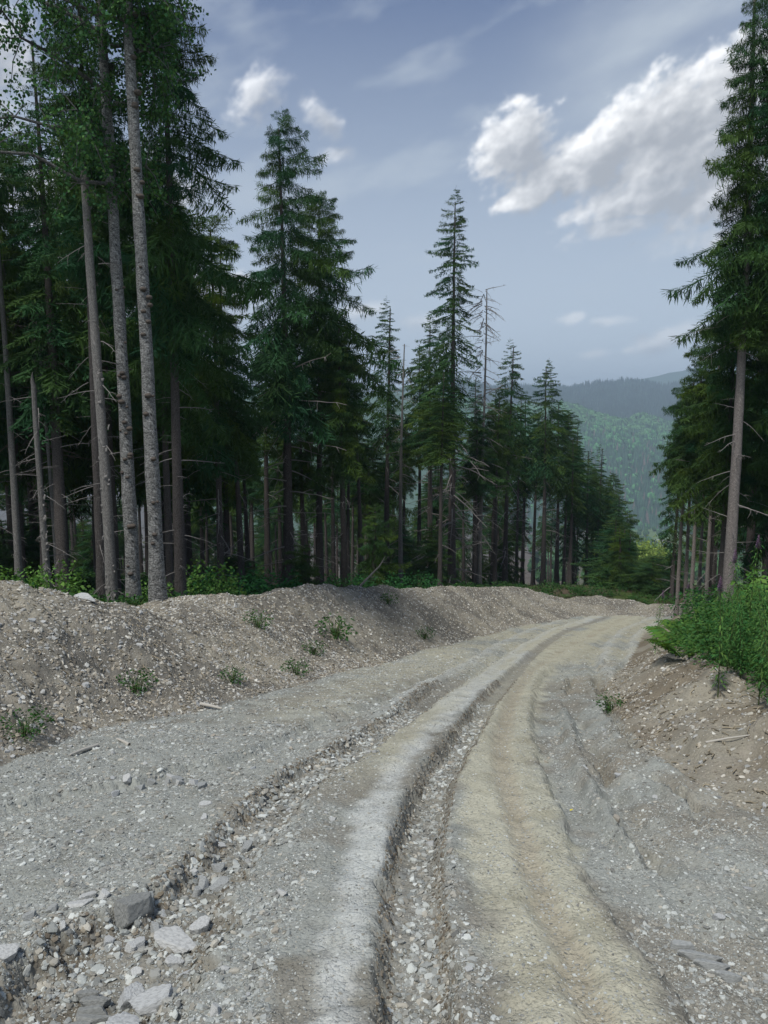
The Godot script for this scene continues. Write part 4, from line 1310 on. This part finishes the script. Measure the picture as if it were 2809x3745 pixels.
	spruce("spruce_tree", "tall dense spruce standing deeper in the wood behind the thicket", "", 10.6, 18.5, 12.0, 0.2, 0.16, 2.0, {"seed": 125, "olive": 0.35, "dead": 14, "shape": 0.45})
	spruce("spruce_tree", "small spruce with low olive boughs beyond the bend beside the slender trunks", "", 14.3, 36.0, 1.6, -5.2, 0.12, 1.3, {"seed": 126, "olive": 0.55, "dead": 8, "shape": 0.6})
	# slender trunks
	var sl := [[10.95, 27.0, 3.0], [11.4, 27.4, 3.3], [11.13, 26.2, 3.6], [11.4, 25.6, 3.8], [12.6, 29.0, 2.6]]
	for i in sl.size():
		spruce("slender_spruce", "slender straight spruce with a high crown at the edge above the road bend", "row of slender spruces above the road bend", sl[i][0], sl[i][1], sl[i][2], -0.3, 0.085, 1.35, {"seed": 140 + i, "olive": 0.45, "dead": 10, "dmax": 0.9, "bark": M.bark_right, "bend": 0.05, "shape": 0.5})
	# dead ones
	spruce("dead_spruce", "bare dead spruce with a fine wispy top beside the tallest spire", "", 5.25, 40.0, 9.0, 0.0, 0.14, 1.0, {"seed": 131, "bald": true, "dead": 200, "dead_from": 2.0, "dmin": 0.4, "dmax": 1.4, "bark": M.bark_dead})
	spruce("dead_spruce", "thin pale dead trunk with short stubs in front of the narrow pointed spruce", "", 0.82, 36.0, 5.6, 0.0, 0.13, 1.0, {"seed": 132, "bald": true, "dead": 60, "dead_from": 1.0, "dmin": 0.3, "dmax": 1.1, "bark": M.bark_dead})
	spruce("dead_spruce", "dark dead spruce broken off at half height behind the bank", "", -1.04, 33.0, 3.0, 0.0, 0.15, 1.0, {"seed": 133, "bald": true, "dead": 60, "dead_from": 3.0, "dmin": 0.3, "dmax": 0.9, "dead_mat": M.twig})
	spruce("dead_spruce", "thin leaning dead spruce with grey bark at the end of the bank", "", -8.55, 17.0, 8.6, 0.0, 0.1, 1.0, {"seed": 134, "bald": true, "dead": 24, "dead_from": 1.0, "dmin": 0.2, "dmax": 0.7, "bark": M.bark_dead, "bend": 0.25})
	spruce("dead_spruce", "thin dead pole with drooping twigs among the bare trunks", "", -8.1, 18.0, 4.6, 0.0, 0.06, 1.0, {"seed": 135, "bald": true, "dead": 24, "dead_from": 1.0, "dmin": 0.3, "dmax": 0.9, "bark": M.bark_dead})
	spruce("dead_spruce", "dark dead spruce with tangled grey twigs near the thin poles", "", -8.9, 19.0, 5.0, 0.0, 0.11, 1.0, {"seed": 136, "bald": true, "dead": 70, "dead_from": 2.5, "dmin": 0.4, "dmax": 1.4, "dead_mat": M.twig})
	# snags: broken tops
	for q in [[-5.26, 14.0, 6.0, 0.115, 0.07, 201, 46, "pale dead snag with peeling bark and a broken top beside the aspens"], [-6.95, 15.0, 2.3, 0.08, 0.045, 202, 20, "short broken snag leaning among the thin bare trunks"]]:
		var base := P(q[0], q[1])
		var root := thing("broken_snag", base)
		var h: float = q[2] - base.y
		part("trunk", trunk_mesh(q[5], h, q[3], q[4], 0.1, 12, true), M.bark_dead, root)
		rng.seed = q[5] + 3
		dead_branches(root, q[6], 0.6, h - 0.2, q[3] * 0.8, 0.15, 0.8, M.dead_wood)
		for i in 26:                                  # flakes of bark standing off the trunk
			var y := rng.randf_range(0.3, h * 0.6)
			var az := rng.randf_range(-1.4, 1.4) - PI / 2
			var rr: float = lerpf(q[3], q[4], y / h) * 1.02
			var bs := Basis(Vector3.UP, -az - PI / 2) * Basis(Vector3.RIGHT, rng.randf_range(-0.35, 0.1))
			part("bark_flake", shards[i % 8], M.bark_dead, root, Transform3D(bs.scaled_local(Vector3(0.07, rng.randf_range(0.1, 0.24), 0.03)), Vector3(cos(az) * rr, y, -sin(az) * rr)))
		tag(root, q[7], "dead tree")
	aspen("aspen with a stout fissured trunk standing on the dip of the bank", -4.06, 13.0, 13.0, 7.6, 0.135, 1.35, 301, 0.55)
	aspen("aspen with a pale trunk bending slightly, between its twin and the peeling snag", -4.84, 14.0, 12.5, 5.4, 0.14, 2.5, 302, 0.65)
	# the wood behind: copies of the crowns above, three trunk meshes
	var trunks := []
	for k in 3: trunks.append(trunk_mesh(400 + k, 14.0, 0.15, 0.02, 0.2, 9))
	var n_crowns := protos_crown.size()
	var place := func(called: String, label: String, group: String, x: float, d: float, h: float, low: float, k: int, needles: Material, deadn: int) -> void:
		var base := P(x, d)
		var root := thing(called, base, rng.randf() * TAU)
		part("trunk", trunks[k % 3], M.bark, root, Transform3D(Basis().scaled(Vector3(1, h / 14.0, 1) * Vector3(0.8 + 0.4 * rng.randf(), 1, 0.8 + 0.4 * rng.randf())), Vector3.ZERO))
		var pc: Array = protos_crown[k % n_crowns]
		var ch: float = pc[1] - pc[2]
		var sy: float = (h - low) / ch
		var sx: float = clampf(sy, 0.8, 1.25)
		part("crown", pc[0], needles, root, Transform3D(Basis().scaled(Vector3(sx, sy, sx)), Vector3(0, low - pc[2] * sy, 0)))
		if deadn: dead_branches(root, deadn, 0.6, low + 0.6, 0.1, 0.3, 1.1, M.dead_wood)
		tag(root, label, "tree", group)
	rng.seed = 500
	var spots := []
	# gaps that the photograph shows filled
	var fill := [[-10.5, 21.0, 15.5], [-9.0, 23.5, 16.5], [-7.4, 20.0, 16.0], [-7.6, 25.0, 17.0], [-12.0, 25.0, 16.5], [-6.2, 22.5, 14.5], [-5.9, 27.5, 15.0], [-10.6, 28.5, 17.5], [-13.5, 31.0, 17.0], [-8.3, 31.0, 17.0], [-5.2, 32.5, 13.5], [-11.0, 17.5, 13.5], [-12.5, 20.0, 15.0], [-9.4, 16.2, 15.5], [-7.6, 17.2, 14.5], [-10.2, 18.6, 16.5], [-5.6, 19.0, 13.5], [-13.2, 22.6, 14.0], [-15.5, 26.5, 15.0], [-14.6, 29.0, 15.0], [-17.5, 33.0, 16.0], [-11.6, 22.8, 14.5], [-16.0, 36.0, 16.0]]
	for q in fill:
		spots.append(Vector2(q[0], q[1]))
		place.call("forest_spruce", "dark spruce in the dense wood behind the aspens", "spruces of the wood behind the aspens", q[0], q[1], q[2] - 1.8, rng.randf_range(4.0, 6.5), rng.randi(), M.needles, 10)
	for q in [[5.7, 46.0, 4.3], [7.0, 47.0, 3.5], [9.1, 50.0, 3.1], [11.5, 56.0, 2.3], [14.1, 57.0, 2.4], [13.3, 52.0, 0.5], [16.7, 60.0, -0.8], [18.2, 64.0, -2.5], [20.5, 66.0, -3.0], [19.1, 60.0, -4.5], [23.3, 70.0, -6.8], [2.2, 46.0, 6.2], [1.2, 44.0, 2.0], [-0.8, 42.0, 0.6], [-1.9, 38.0, 2.6], [-2.5, 36.0, 6.7], [9.8, 60.0, 2.4], [14.0, 64.0, 1.6], [18.5, 70.0, -0.9], [21.4, 72.0, -4.9]]:
		spots.append(Vector2(q[0], q[1]))
		place.call("edge_spruce", "spruce in the row along the wood's edge stepping down to the bend", "spruces along the wood's edge", q[0], q[1], q[2] - ground_y(q[0], q[1]), maxf(2.5, (q[2] - ground_y(q[0], q[1])) * rng.randf_range(0.52, 0.66)), rng.randi(), M.needles, 26)
	var tries := 0
	var made := 0
	while made < 140 and tries < 9000:
		tries += 1
		var d := rng.randf_range(24.0, 95.0)
		var x := rng.randf_range(-30.0, 30.0)
		set_lines(minf(d, 59.0))
		near_crest(x, minf(d, 59.0))
		if d < 36.0 and (b_side > 0.0 or b_dist < 2.0): continue
		if absf(x) > 0.6 * d + 3.0: continue
		var edge := lerp_tab([24.0, 36.0, 45.0, 60.0, 78.0, 95.0], [0.0, 5.0, 9.5, 16.0, 24.0, 29.0], d)   # the wood's edge falls away to the valley
		if x > edge: continue
		var ok := true
		for s in spots:
			if (s - Vector2(x, d)).length() < 2.1: ok = false
		if not ok: continue
		spots.append(Vector2(x, d))
		made += 1
		var depth := edge - x
		var h := rng.randf_range(8.0, 11.0) if depth < 12.0 else rng.randf_range(10.0, 14.0)
		if d > 50.0: h = minf(h, 9.5)
		place.call("forest_spruce", "dark spruce standing deep in the wood behind the spoil bank", "spruces of the wood behind the bank", x, d, h, rng.randf_range(4.5, 6.5), rng.randi(), M.needles, 8)
	made = 0
	tries = 0
	while made < 70 and tries < 5000:
		tries += 1
		var d := rng.randf_range(46.0, 120.0)
		var x := rng.randf_range(-75.0, 10.0)
		if x < -0.62 * d - 4.0 or x > lerp_tab([46.0, 60.0, 120.0], [4.0, 9.0, 20.0], d): continue
		var ok := true
		for s in spots:
			if (s - Vector2(x, d)).length() < 2.4: ok = false
		if not ok: continue
		spots.append(Vector2(x, d))
		made += 1
		place.call("forest_spruce", "low-branched spruce closing the view deep in the wood behind the bank", "spruces deep in the wood", x, d, rng.randf_range(9.0, 13.0), rng.randf_range(0.3, 1.5), rng.randi(), M.needles, 0)
	made = 0
	tries = 0
	while made < 26 and tries < 5000:
		tries += 1
		var d := rng.randf_range(19.0, 52.0)
		var x := rng.randf_range(-26.0, 12.0)
		set_lines(d)
		near_crest(x, d)
		if d < 38.0 and (b_side > 0.0 or b_dist < 2.5): continue
		if absf(x) > 0.58 * d + 1.0 or x > lerp_tab([24.0, 36.0, 52.0], [0.0, 5.0, 12.0], d): continue
		made += 1
		place.call("understory_spruce", "small shaded spruce growing between the tall trunks behind the bank", "small spruces in the shade", x, d, rng.randf_range(1.6, 3.8), 0.15, rng.randi(), M.needles, 0)
	made = 0
	tries = 0
	while made < 48 and tries < 4000:
		tries += 1
		var d := rng.randf_range(15.0, 60.0)
		var x := rng.randf_range(8.0, 40.0)
		set_lines(minf(d, 59.0))
		if right_of_toe(x, minf(d, 59.0)) < 3.0 and d < 34.0: continue
		if x < 0.408 * d + (3.0 if d < 24.0 else 1.2) or x > 0.7 * d + 3.0: continue
		var ok := true
		for s in spots:
			if (s - Vector2(x, d)).length() < 1.9: ok = false
		if not ok: continue
		spots.append(Vector2(x, d))
		made += 1
		place.call("forest_spruce", "green spruce in the wood above the cut slope and its thicket", "spruces of the wood above the cut slope", x, d, rng.randf_range(8.0, 13.0) if d < 40.0 else rng.randf_range(7.0, 9.5), rng.randf_range(2.5, 4.5), rng.randi(), M.needles, 6)
	# young growth at the bend
	for i in 24:
		var d := rng.randf_range(36.0, 58.0)
		var x := d * rng.randf_range(0.315, 0.40)
		place.call("young_spruce", "young spruce crowding the bend where the track disappears", "young spruces at the bend", x, d, (rng.randf_range(3.0, 4.6) if x / d < 0.338 else rng.randf_range(1.3, 2.1)), 0.1, rng.randi(), M.needles, 0)

func build_fallen() -> void:
	rng.seed = 71
	# dead branch lying against the crest
	var base := P(-0.9, 21.6)
	var o := thing("fallen_branch", base + Vector3(0, 0.1, 0))
	part("limb", tube([Vector3(0, -0.3, 0), Vector3(0.35, 0.35, 0.1), Vector3(0.8, 0.8, 0.0), Vector3(1.25, 1.25, -0.1), Vector3(1.5, 1.7, -0.1)], [0.07, 0.06, 0.045, 0.03, 0.012], 7, 1.0, 0.2), M.dead_wood, o)
	for k in 9:
		var t := rng.randf_range(0.2, 0.95)
		var b := (Basis(Vector3.UP, rng.randf_range(-1.2, 1.2)) * Basis(Vector3.BACK, rng.randf_range(-0.3, 0.9))).scaled_local(Vector3.ONE * rng.randf_range(0.4, 0.9))
		part("side_branch", bare[k % 6], M.dead_wood, o, Transform3D(b, Vector3(1.5 * t, 1.6 * t, 0)))
	o.scale = Vector3.ONE * 0.62
	tag(o, "pale dead branch slanting up from behind the crest of the bank", "branch")
	var st := [[-2.28, 5.62, 0.3, 1.9, 0.016, "short pale stick at the foot of the bank pointing down the track"], [-2.05, 5.68, 0.26, -2.3, 0.014, "thin pale stick lying at the foot of the bank beside another stick"], [-1.95, 7.55, 0.26, 0.35, 0.02, "short weathered log lying at the foot of the bank"], [2.35, 5.15, 0.28, 0.5, 0.009, "thin bleached stick on the bare cut slope"]]
	for q in st:
		var p := P(q[0], q[1], q[4] * 0.8)
		var dir := Vector3(cos(q[3]), 0, sin(q[3]))
		var e := P(q[0] + dir.x * q[2], q[1] - dir.z * q[2], q[4] * 0.8)
		var m := tube([Vector3.ZERO, (e - p) * 0.5 + Vector3(0, 0.004, 0), e - p], [q[4], q[4] * 0.9, q[4] * 0.55], 7, 1.0, 0.3)
		var s := thing("stick", p)
		part("wood", m, M.pale_wood, s)
		tag(s, q[5], "stick")

# ------------------------------------------------------------------ beyond the valley
func hill_mesh(x0: float, x1: float, d0: float, d1: float, f: Callable, nx: int, nd: int) -> ArrayMesh:
	var st := SurfaceTool.new()
	st.begin(Mesh.PRIMITIVE_TRIANGLES)
	st.set_smooth_group(0)
	for i in nd + 1:
		for j in nx + 1:
			var d := lerpf(d0, d1, i / float(nd))
			var x := lerpf(x0, x1, j / float(nx))
			st.add_vertex(Vector3(x, f.call(x, d), -d))
	for i in nd:
		for j in nx:
			var a := i * (nx + 1) + j
			for q in [a, a + nx + 1, a + 1, a + 1, a + nx + 1, a + nx + 2]: st.add_index(q)
	st.generate_normals()
	return st.commit()

func hill_y(x: float, d: float) -> float:             # wooded spur, its crest falling to the side
	var crest := 1650.0 + 0.10 * (x - 500.0)
	var top := 12.0 - 0.085 * (x - 500.0) + 18.0 * na.get_noise_2d(x * 0.008, 3.0)
	var t := (d - 1000.0) / (crest - 1000.0)
	var y := lerpf(-152.0, top, pow(clampf(t, 0.0, 1.0), 0.9))
	if t > 1.0: y -= (d - crest) * 0.25
	return y + 9.0 * na.get_noise_2d(x * 0.012, d * 0.012)

func mountain_y(x: float, d: float) -> float:
	var top := 125.0 + 26.0 * na.get_noise_2d(x * 0.0035 + 7.0, 1.0) + 12.0 * na.get_noise_2d(x * 0.012, 9.0) + 0.02 * (x - 700.0)
	var t := (d - 1850.0) / 800.0
	var y := lerpf(-40.0, top, clampf(t, 0.0, 1.0))
	if t > 1.0: y -= (d - 2650.0) * 0.2
	return y + 14.0 * na.get_noise_2d(x * 0.01, d * 0.01 + 50.0)

func ridge_y(x: float, d: float) -> float:
	var t := (d - 3000.0) / 800.0
	var top := 150.0 + 130.0 * sst(900.0, 1700.0, x) + 15.0 * na.get_noise_2d(x * 0.01, 90.0)
	return lerpf(0.0, top, clampf(t, 0.0, 1.0)) if t < 1.0 else top - (d - 3800.0) * 0.2

func far_tree(seed_: int, round_: bool) -> ArrayMesh:
	rng.seed = seed_
	var v := PackedVector3Array()
	if round_:
		for i in 34:
			var a := rv(1.0).normalized()
			var p := a * Vector3(0.32, 0.4, 0.32) * rng.randf_range(0.75, 1.05) + Vector3(0, 0.55, 0)
			var s := a.cross(rv(1.0)).normalized() * 0.16
			var u := a.cross(s).normalized() * 0.17
			v.append_array(PackedVector3Array([p - s - u, p + u * 1.1, p + s - u, p + a * 0.08 - s, p + a * 0.08 + s + u, p - u]))
	else:
		for k in 5:
			var y := 0.1 + k * 0.17
			var r := 0.2 * (1.0 - k / 5.6)
			for i in 7:
				var a := TAU * (i + 0.5 * k + rng.randf_range(-0.2, 0.2)) / 7.0
				var rr := r * rng.randf_range(0.7, 1.25)
				v.append_array(PackedVector3Array([Vector3(0, y + 0.28, 0), Vector3(cos(a - 0.42) * rr, y, sin(a - 0.42) * rr), Vector3(cos(a + 0.42) * rr, y - 0.03, sin(a + 0.42) * rr)]))
	return soup(v, PackedColorArray())

func build_far() -> void:
	tag(part("hill", hill_mesh(-300, 1400, 980, 2100, hill_y, 70, 50), M.hill, self), "wooded hill across the valley", "hill", "", "structure")
	tag(part("mountain", hill_mesh(-500, 2200, 1800, 3300, mountain_y, 80, 50), M.hill, self), "higher wooded ridge behind the hill", "mountain", "", "structure")
	tag(part("mountain", hill_mesh(-200, 3200, 2900, 4400, ridge_y, 60, 30), M.hill, self), "farthest ridge fading into the haze", "mountain", "", "structure")
	var spr := [far_tree(1, false), far_tree(2, false)]
	var dec := [far_tree(3, true), far_tree(4, true)]
	rng.seed = 801
	var lists := [[], [], [], []]
	var cols := [[], [], [], []]
	for i in 15000:
		var d := rng.randf_range(990.0, 1800.0)
		var x := d * rng.randf_range(0.08, 0.52)
		var light := sst(1250.0, 1600.0, d + 220.0 * na.get_noise_2d(x * 0.03, d * 0.03))  # sunlit patch towards the crest, put in as more bright green broadleaves
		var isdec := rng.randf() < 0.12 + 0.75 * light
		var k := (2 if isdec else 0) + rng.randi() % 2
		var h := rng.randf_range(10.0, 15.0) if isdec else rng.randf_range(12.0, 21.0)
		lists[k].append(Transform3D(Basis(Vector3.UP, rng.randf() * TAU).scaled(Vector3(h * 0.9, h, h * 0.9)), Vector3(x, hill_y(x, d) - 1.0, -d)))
		var g := rng.randf_range(0.65, 1.35)
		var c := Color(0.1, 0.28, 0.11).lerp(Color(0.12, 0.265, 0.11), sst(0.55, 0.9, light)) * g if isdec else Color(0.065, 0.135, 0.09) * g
		if not isdec and rng.randf() < 0.08: c = Color(0.2, 0.17, 0.15)
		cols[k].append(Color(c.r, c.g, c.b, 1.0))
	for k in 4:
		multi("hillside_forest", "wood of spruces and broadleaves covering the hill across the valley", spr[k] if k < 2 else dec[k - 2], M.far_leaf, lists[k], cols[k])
	var ml := [[], []]
	var mc := [[], []]
	for i in 15000:
		var d := 1900.0 + 900.0 * rng.randf()
		var x := d * rng.randf_range(0.08, 0.52)
		var k := rng.randi() % 2
		var h := rng.randf_range(13.0, 24.0)
		ml[k].append(Transform3D(Basis(Vector3.UP, rng.randf() * TAU).scaled(Vector3(h * 0.9, h, h * 0.9)), Vector3(x, mountain_y(x, d) - 1.0, -d)))
		var g := rng.randf_range(0.6, 1.4)
		mc[k].append(Color(0.045 * g, 0.085 * g, 0.062 * g, 1.0))
	for k in 2: multi("mountain_forest", "dark wood of spruces on the higher ridge", spr[k], M.far_leaf, ml[k], mc[k])
	# valley trees
	var vl := [[], []]
	var vc := [[], []]
	for i in 900:
		var d := rng.randf_range(220.0, 980.0)
		var x := d * rng.randf_range(0.2, 0.5)
		if na.get_noise_2d(x * 0.03, d * 0.02) < 0.05: continue
		var h := rng.randf_range(5.0, 10.0)
		var k := i % 2
		vl[k].append(Transform3D(Basis(Vector3.UP, rng.randf() * TAU).scaled(Vector3(h, h, h)), Vector3(x, road_y(d) - 0.5, -d)))
		var g := rng.randf_range(0.7, 1.3)
		vc[k].append(Color(0.06 * g, 0.14 * g, 0.05 * g, 1.0))
	for k in 2: multi("valley_trees", "broadleaf trees scattered over the valley floor", dec[k], M.far_leaf, vl[k], vc[k])
	# broadleaf trees in the opening, local sunshine put into the leaf colour
	rng.seed = 812
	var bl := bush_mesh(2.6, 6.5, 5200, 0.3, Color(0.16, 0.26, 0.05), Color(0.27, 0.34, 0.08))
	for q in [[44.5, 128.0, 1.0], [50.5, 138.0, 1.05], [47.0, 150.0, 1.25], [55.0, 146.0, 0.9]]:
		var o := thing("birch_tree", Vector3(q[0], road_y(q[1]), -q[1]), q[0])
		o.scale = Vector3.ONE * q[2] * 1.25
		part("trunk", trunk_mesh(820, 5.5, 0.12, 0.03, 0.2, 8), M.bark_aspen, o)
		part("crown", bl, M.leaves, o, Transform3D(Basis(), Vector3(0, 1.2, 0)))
		tag(o, "broadleaf tree in the opening beyond the bend, sunlight put into its yellow-green leaf colour", "tree", "bright trees beyond the bend")
	# a house in the valley
	var h := thing("valley_house", Vector3(300.0, road_y(800.0) + 1.0, -800.0), 0.3)
	var wall := BoxMesh.new()
	wall.size = Vector3(12, 5, 8)
	part("wall", wall, flat_mat(Color(0.6, 0.58, 0.54)), h, Transform3D(Basis(), Vector3(0, 2.0, 0)))
	var roof := PrismMesh.new()
	roof.size = Vector3(9.4, 3.6, 13.4)
	part("roof", roof, flat_mat(Color(0.3, 0.3, 0.31)), h, Transform3D(Basis(Vector3.UP, PI / 2), Vector3(0, 6.32, 0)))
	var win := BoxMesh.new()
	win.size = Vector3(1.2, 1.4, 0.1)
	for i in 3: part("window", win, flat_mat(Color(0.05, 0.06, 0.07), 0.2), h, Transform3D(Basis(), Vector3(-3.6 + 3.6 * i, 2.6, 4.06)))
	tag(h, "small house with a grey roof on the valley floor", "house")

# ------------------------------------------------------------------ sky
const CLOUDS := [   # azimuth, elevation, half length, half height, tilt, strength
	[11.8, 16.9, 3.6, 1.3, 0.5, 1.0], [9.3, 19.3, 3.4, 2.5, 0.55, 0.95], [9.2, 15.6, 1.6, 0.6, 0.5, 1.0],
	[15.2, 18.2, 4.6, 2.2, 0.55, 1.1], [19.3, 19.6, 4.8, 3.0, 0.5, 1.1], [24.0, 20.6, 5.2, 3.2, 0.35, 1.05], [29.5, 20.0, 5.5, 3.4, 0.2, 1.0],
	[19.5, 15.9, 7.0, 1.9, 0.3, 0.9], [25.0, 15.2, 6.5, 2.2, 0.15, 0.9], [17.0, 13.6, 4.2, 0.8, 0.1, 0.6], [24.5, 12.4, 5.5, 1.0, 0.08, 0.6], [21.5, 17.8, 7.5, 3.0, 0.4, 1.1], [26.0, 18.0, 7.0, 3.4, 0.25, 1.1],
	[-9.3, 22.3, 2.8, 1.3, 0.6, 0.62], [-4.4, 21.0, 2.2, 1.0, -0.7, 0.5], [-3.6, 18.8, 1.8, 0.7, 0.2, 0.3],
	[14.0, 7.5, 1.5, 0.45, 0.15, 0.4], [16.4, 7.2, 2.4, 0.5, 0.0, 0.3], [20.4, 5.9, 3.2, 0.9, 0.3, 0.5], [15.6, 4.9, 1.8, 0.4, 0.1, 0.35], [17.9, 5.1, 0.9, 0.35, 0.2, 0.4], [-1.5, 8.2, 2.6, 0.8, 0.05, 0.45], [2.5, 7.4, 2.2, 0.9, 0.0, 0.4],
	[-20.0, 15.0, 7.0, 3.5, 0.2, 0.8], [-14.0, 9.0, 6.0, 2.0, 0.1, 0.8], [-28.0, 22.0, 5.0, 3.0, 0.3, 0.8]]
const SKY := 0.55
var cloud_list: Array = []
var c_strength := 1.0

func cloud_body(az: float, el: float) -> float:
	var best := -1.0
	for c in cloud_list:
		var x: float = az - c[0]
		if x > 180.0: x -= 360.0
		elif x < -180.0: x += 360.0
		if absf(x) > c[2] * 1.6 + 1.0: continue
		var y: float = el - c[1]
		if absf(y) > c[2] + c[3] + 1.5: continue
		var u: float = (x * c[6] + y * c[7]) / c[2]
		var v: float = (-x * c[7] + y * c[6]) / c[3]
		if v < 0.0: v *= 0.8
		var q: float = 1.0 - sqrt(u * u + v * v)
		if q > best:
			best = q
			c_strength = c[5]
	return best

func sky_color(az: float, el: float) -> Color:
	var t := clampf(el / 28.0, 0.0, 1.0)
	var c := Color(0.6, 0.69, 0.77).lerp(Color(0.102, 0.146, 0.262), pow(t, 0.9))
	if el > 28.0: c = c.lerp(Color(0.088, 0.142, 0.26), clampf((el - 28.0) / 40.0, 0.0, 1.0))
	# thin high veil
	var wisp := nc.get_noise_2d(az * 0.055 + el * 0.03 + 20.0, el * 0.16 - az * 0.05)
	var veil := sst(-0.05, 0.6, wisp) * 0.4 * sst(4.0, 16.0, el)
	var band := 1.0 - sst(0.0, 7.0, absf(el - 23.5 - (az - 20.0) * 0.12))
	veil = maxf(veil, band * sst(7.0, 19.0, az) * (1.0 - sst(60.0, 80.0, az)) * (0.55 + 0.6 * wisp))
	c = c.lerp(Color(0.46, 0.51, 0.56), clampf(veil, 0.0, 0.75))
	var b := cloud_body(az, el)
	var solid := c_strength
	if b > -0.75:
		var ca := az * 0.9 + el * 0.42
		var ce := el * 0.9 - az * 0.42
		var n1 := nc.get_noise_2d(ca * 0.26, ce * 0.5)
		var n2 := nc.get_noise_2d(ca * 0.85 + 50.0, ce * 1.3)
		var dens := b + 0.42 * n1 + 0.26 * n2 - 0.25 * (1.0 - minf(solid, 1.0))
		var a := sst(-0.16, 0.4 + 0.6 * (1.0 - minf(solid, 1.0)), dens) * minf(1.0, 0.35 + 0.65 * solid)
		if a > 0.0:
			# light comes from the upper left: compare with the density a little towards it
			var b2 := cloud_body(az - 0.9, el + 1.0) + 0.42 * nc.get_noise_2d((ca - 0.4) * 0.26, (ce + 1.3) * 0.5) + 0.26 * nc.get_noise_2d((ca - 0.15) * 0.85 + 50.0, (ce + 0.55) * 1.3)
			var lit := clampf(0.62 - 0.85 * b2 + 0.2 * dens, 0.0, 1.0)
			var k := Color(0.34, 0.355, 0.385).lerp(Color(1.0, 1.0, 1.0), lit * lit * 0.6 + lit * 0.4)
			var haze := 1.0 - sst(3.0, 16.0, el)
			k = k.lerp(Color(0.42, 0.46, 0.52), haze * 0.45)
			c = c.lerp(k, a * 0.96)
	return Color(c.r * SKY, c.g * SKY, c.b * SKY)

func make_sky() -> PanoramaSkyMaterial:
	nc.seed = 31
	nc.frequency = 1.0
	nc.fractal_octaves = 5
	nc.fractal_gain = 0.55
	rng.seed = 66
	for c in CLOUDS: cloud_list.append(c + [cos(c[4]), sin(c[4])])
	for i in 46:                                     # the same kind of sky all round
		var az := rng.randf_range(38.0, 322.0)
		var el := rng.randf_range(4.0, 60.0)
		var l := rng.randf_range(3.0, 9.0)
		var tl := rng.randf_range(-0.2, 0.5)
		cloud_list.append([az if az < 180.0 else az - 360.0, el, l, l * rng.randf_range(0.3, 0.5), tl, 1.0, cos(tl), sin(tl)])
	var im := Image.create(512, 256, false, Image.FORMAT_RGBF)
	for y in 256:
		var el := 90.0 - (y + 0.5) * 180.0 / 256.0
		for x in 512:
			im.set_pixel(x, y, sky_color(wrapf((x + 0.5) * 360.0 / 512.0, -180.0, 180.0), el) if el > 0.0 else Color(0.2, 0.22, 0.22))
	im.resize(4096, 2048, Image.INTERPOLATE_CUBIC)
	cloud_list = cloud_list.filter(func(c): return absf(c[0]) < 48.0)
	for y in range(640, 1026):
		var el := 90.0 - (y + 0.5) * 180.0 / 2048.0
		for x in 800:
			im.set_pixel(posmod(x - 400, 4096), y, sky_color((x - 399.5) * 360.0 / 4096.0, el))
	var m := PanoramaSkyMaterial.new()
	m.panorama = ImageTexture.create_from_image(im)
	m.filter = true
	return m

# ------------------------------------------------------------------ scene
func _ready() -> void:
	var cam := Camera3D.new()
	cam.name = "camera"
	cam.position = Vector3(0, EYE, 0)
	cam.rotation_degrees = Vector3(-7, 0, 0)
	cam.fov = 69.4
	cam.near = 0.05
	cam.far = 9000.0
	add_child(cam)
	na.seed = 5
	na.frequency = 0.8
	na.fractal_octaves = 3
	nb.seed = 6
	nb.frequency = 3.0
	nb.fractal_octaves = 3
	var env := Environment.new()
	env.background_mode = Environment.BG_SKY
	env.sky = Sky.new()
	env.sky.sky_material = make_sky()
	env.tonemap_mode = Environment.TONE_MAPPER_LINEAR
	env.tonemap_exposure = 2.5
	env.sdfgi_enabled = true
	env.ssao_enabled = true
	env.ssil_enabled = true
	env.fog_enabled = true
	env.fog_density = 0.00035
	env.fog_light_color = Color(0.72, 0.8, 0.88)
	var we := WorldEnvironment.new()
	we.name = "environment"
	we.environment = env
	add_child(we)
	var sun := DirectionalLight3D.new()
	sun.name = "sun"
	sun.light_energy = 0.5
	sun.light_angular_distance = 11.0
	sun.light_color = Color(1.0, 0.985, 0.95)
	sun.shadow_enabled = true
	sun.rotation_degrees = Vector3(-60, -32, 0)
	add_child(sun)
	print("sky ", Time.get_ticks_msec())
	make_materials()
	M.pale_wood = flat_mat(Color(0.42, 0.4, 0.36), 0.9)
	M.far_leaf = leaf_mat(Color(1, 1, 1), 0.0)
	M.hill = flat_mat(Color(0.06, 0.11, 0.065), 1.0)
	make_profile()
	build_ground()
	print("ground ", Time.get_ticks_msec())
	build_far()
	print("far ", Time.get_ticks_msec())
	build_stones()
	print("stones ", Time.get_ticks_msec())
	build_trees()
	print("trees ", Time.get_ticks_msec())
	build_fallen()
	build_plants()
	print("plants ", Time.get_ticks_msec())
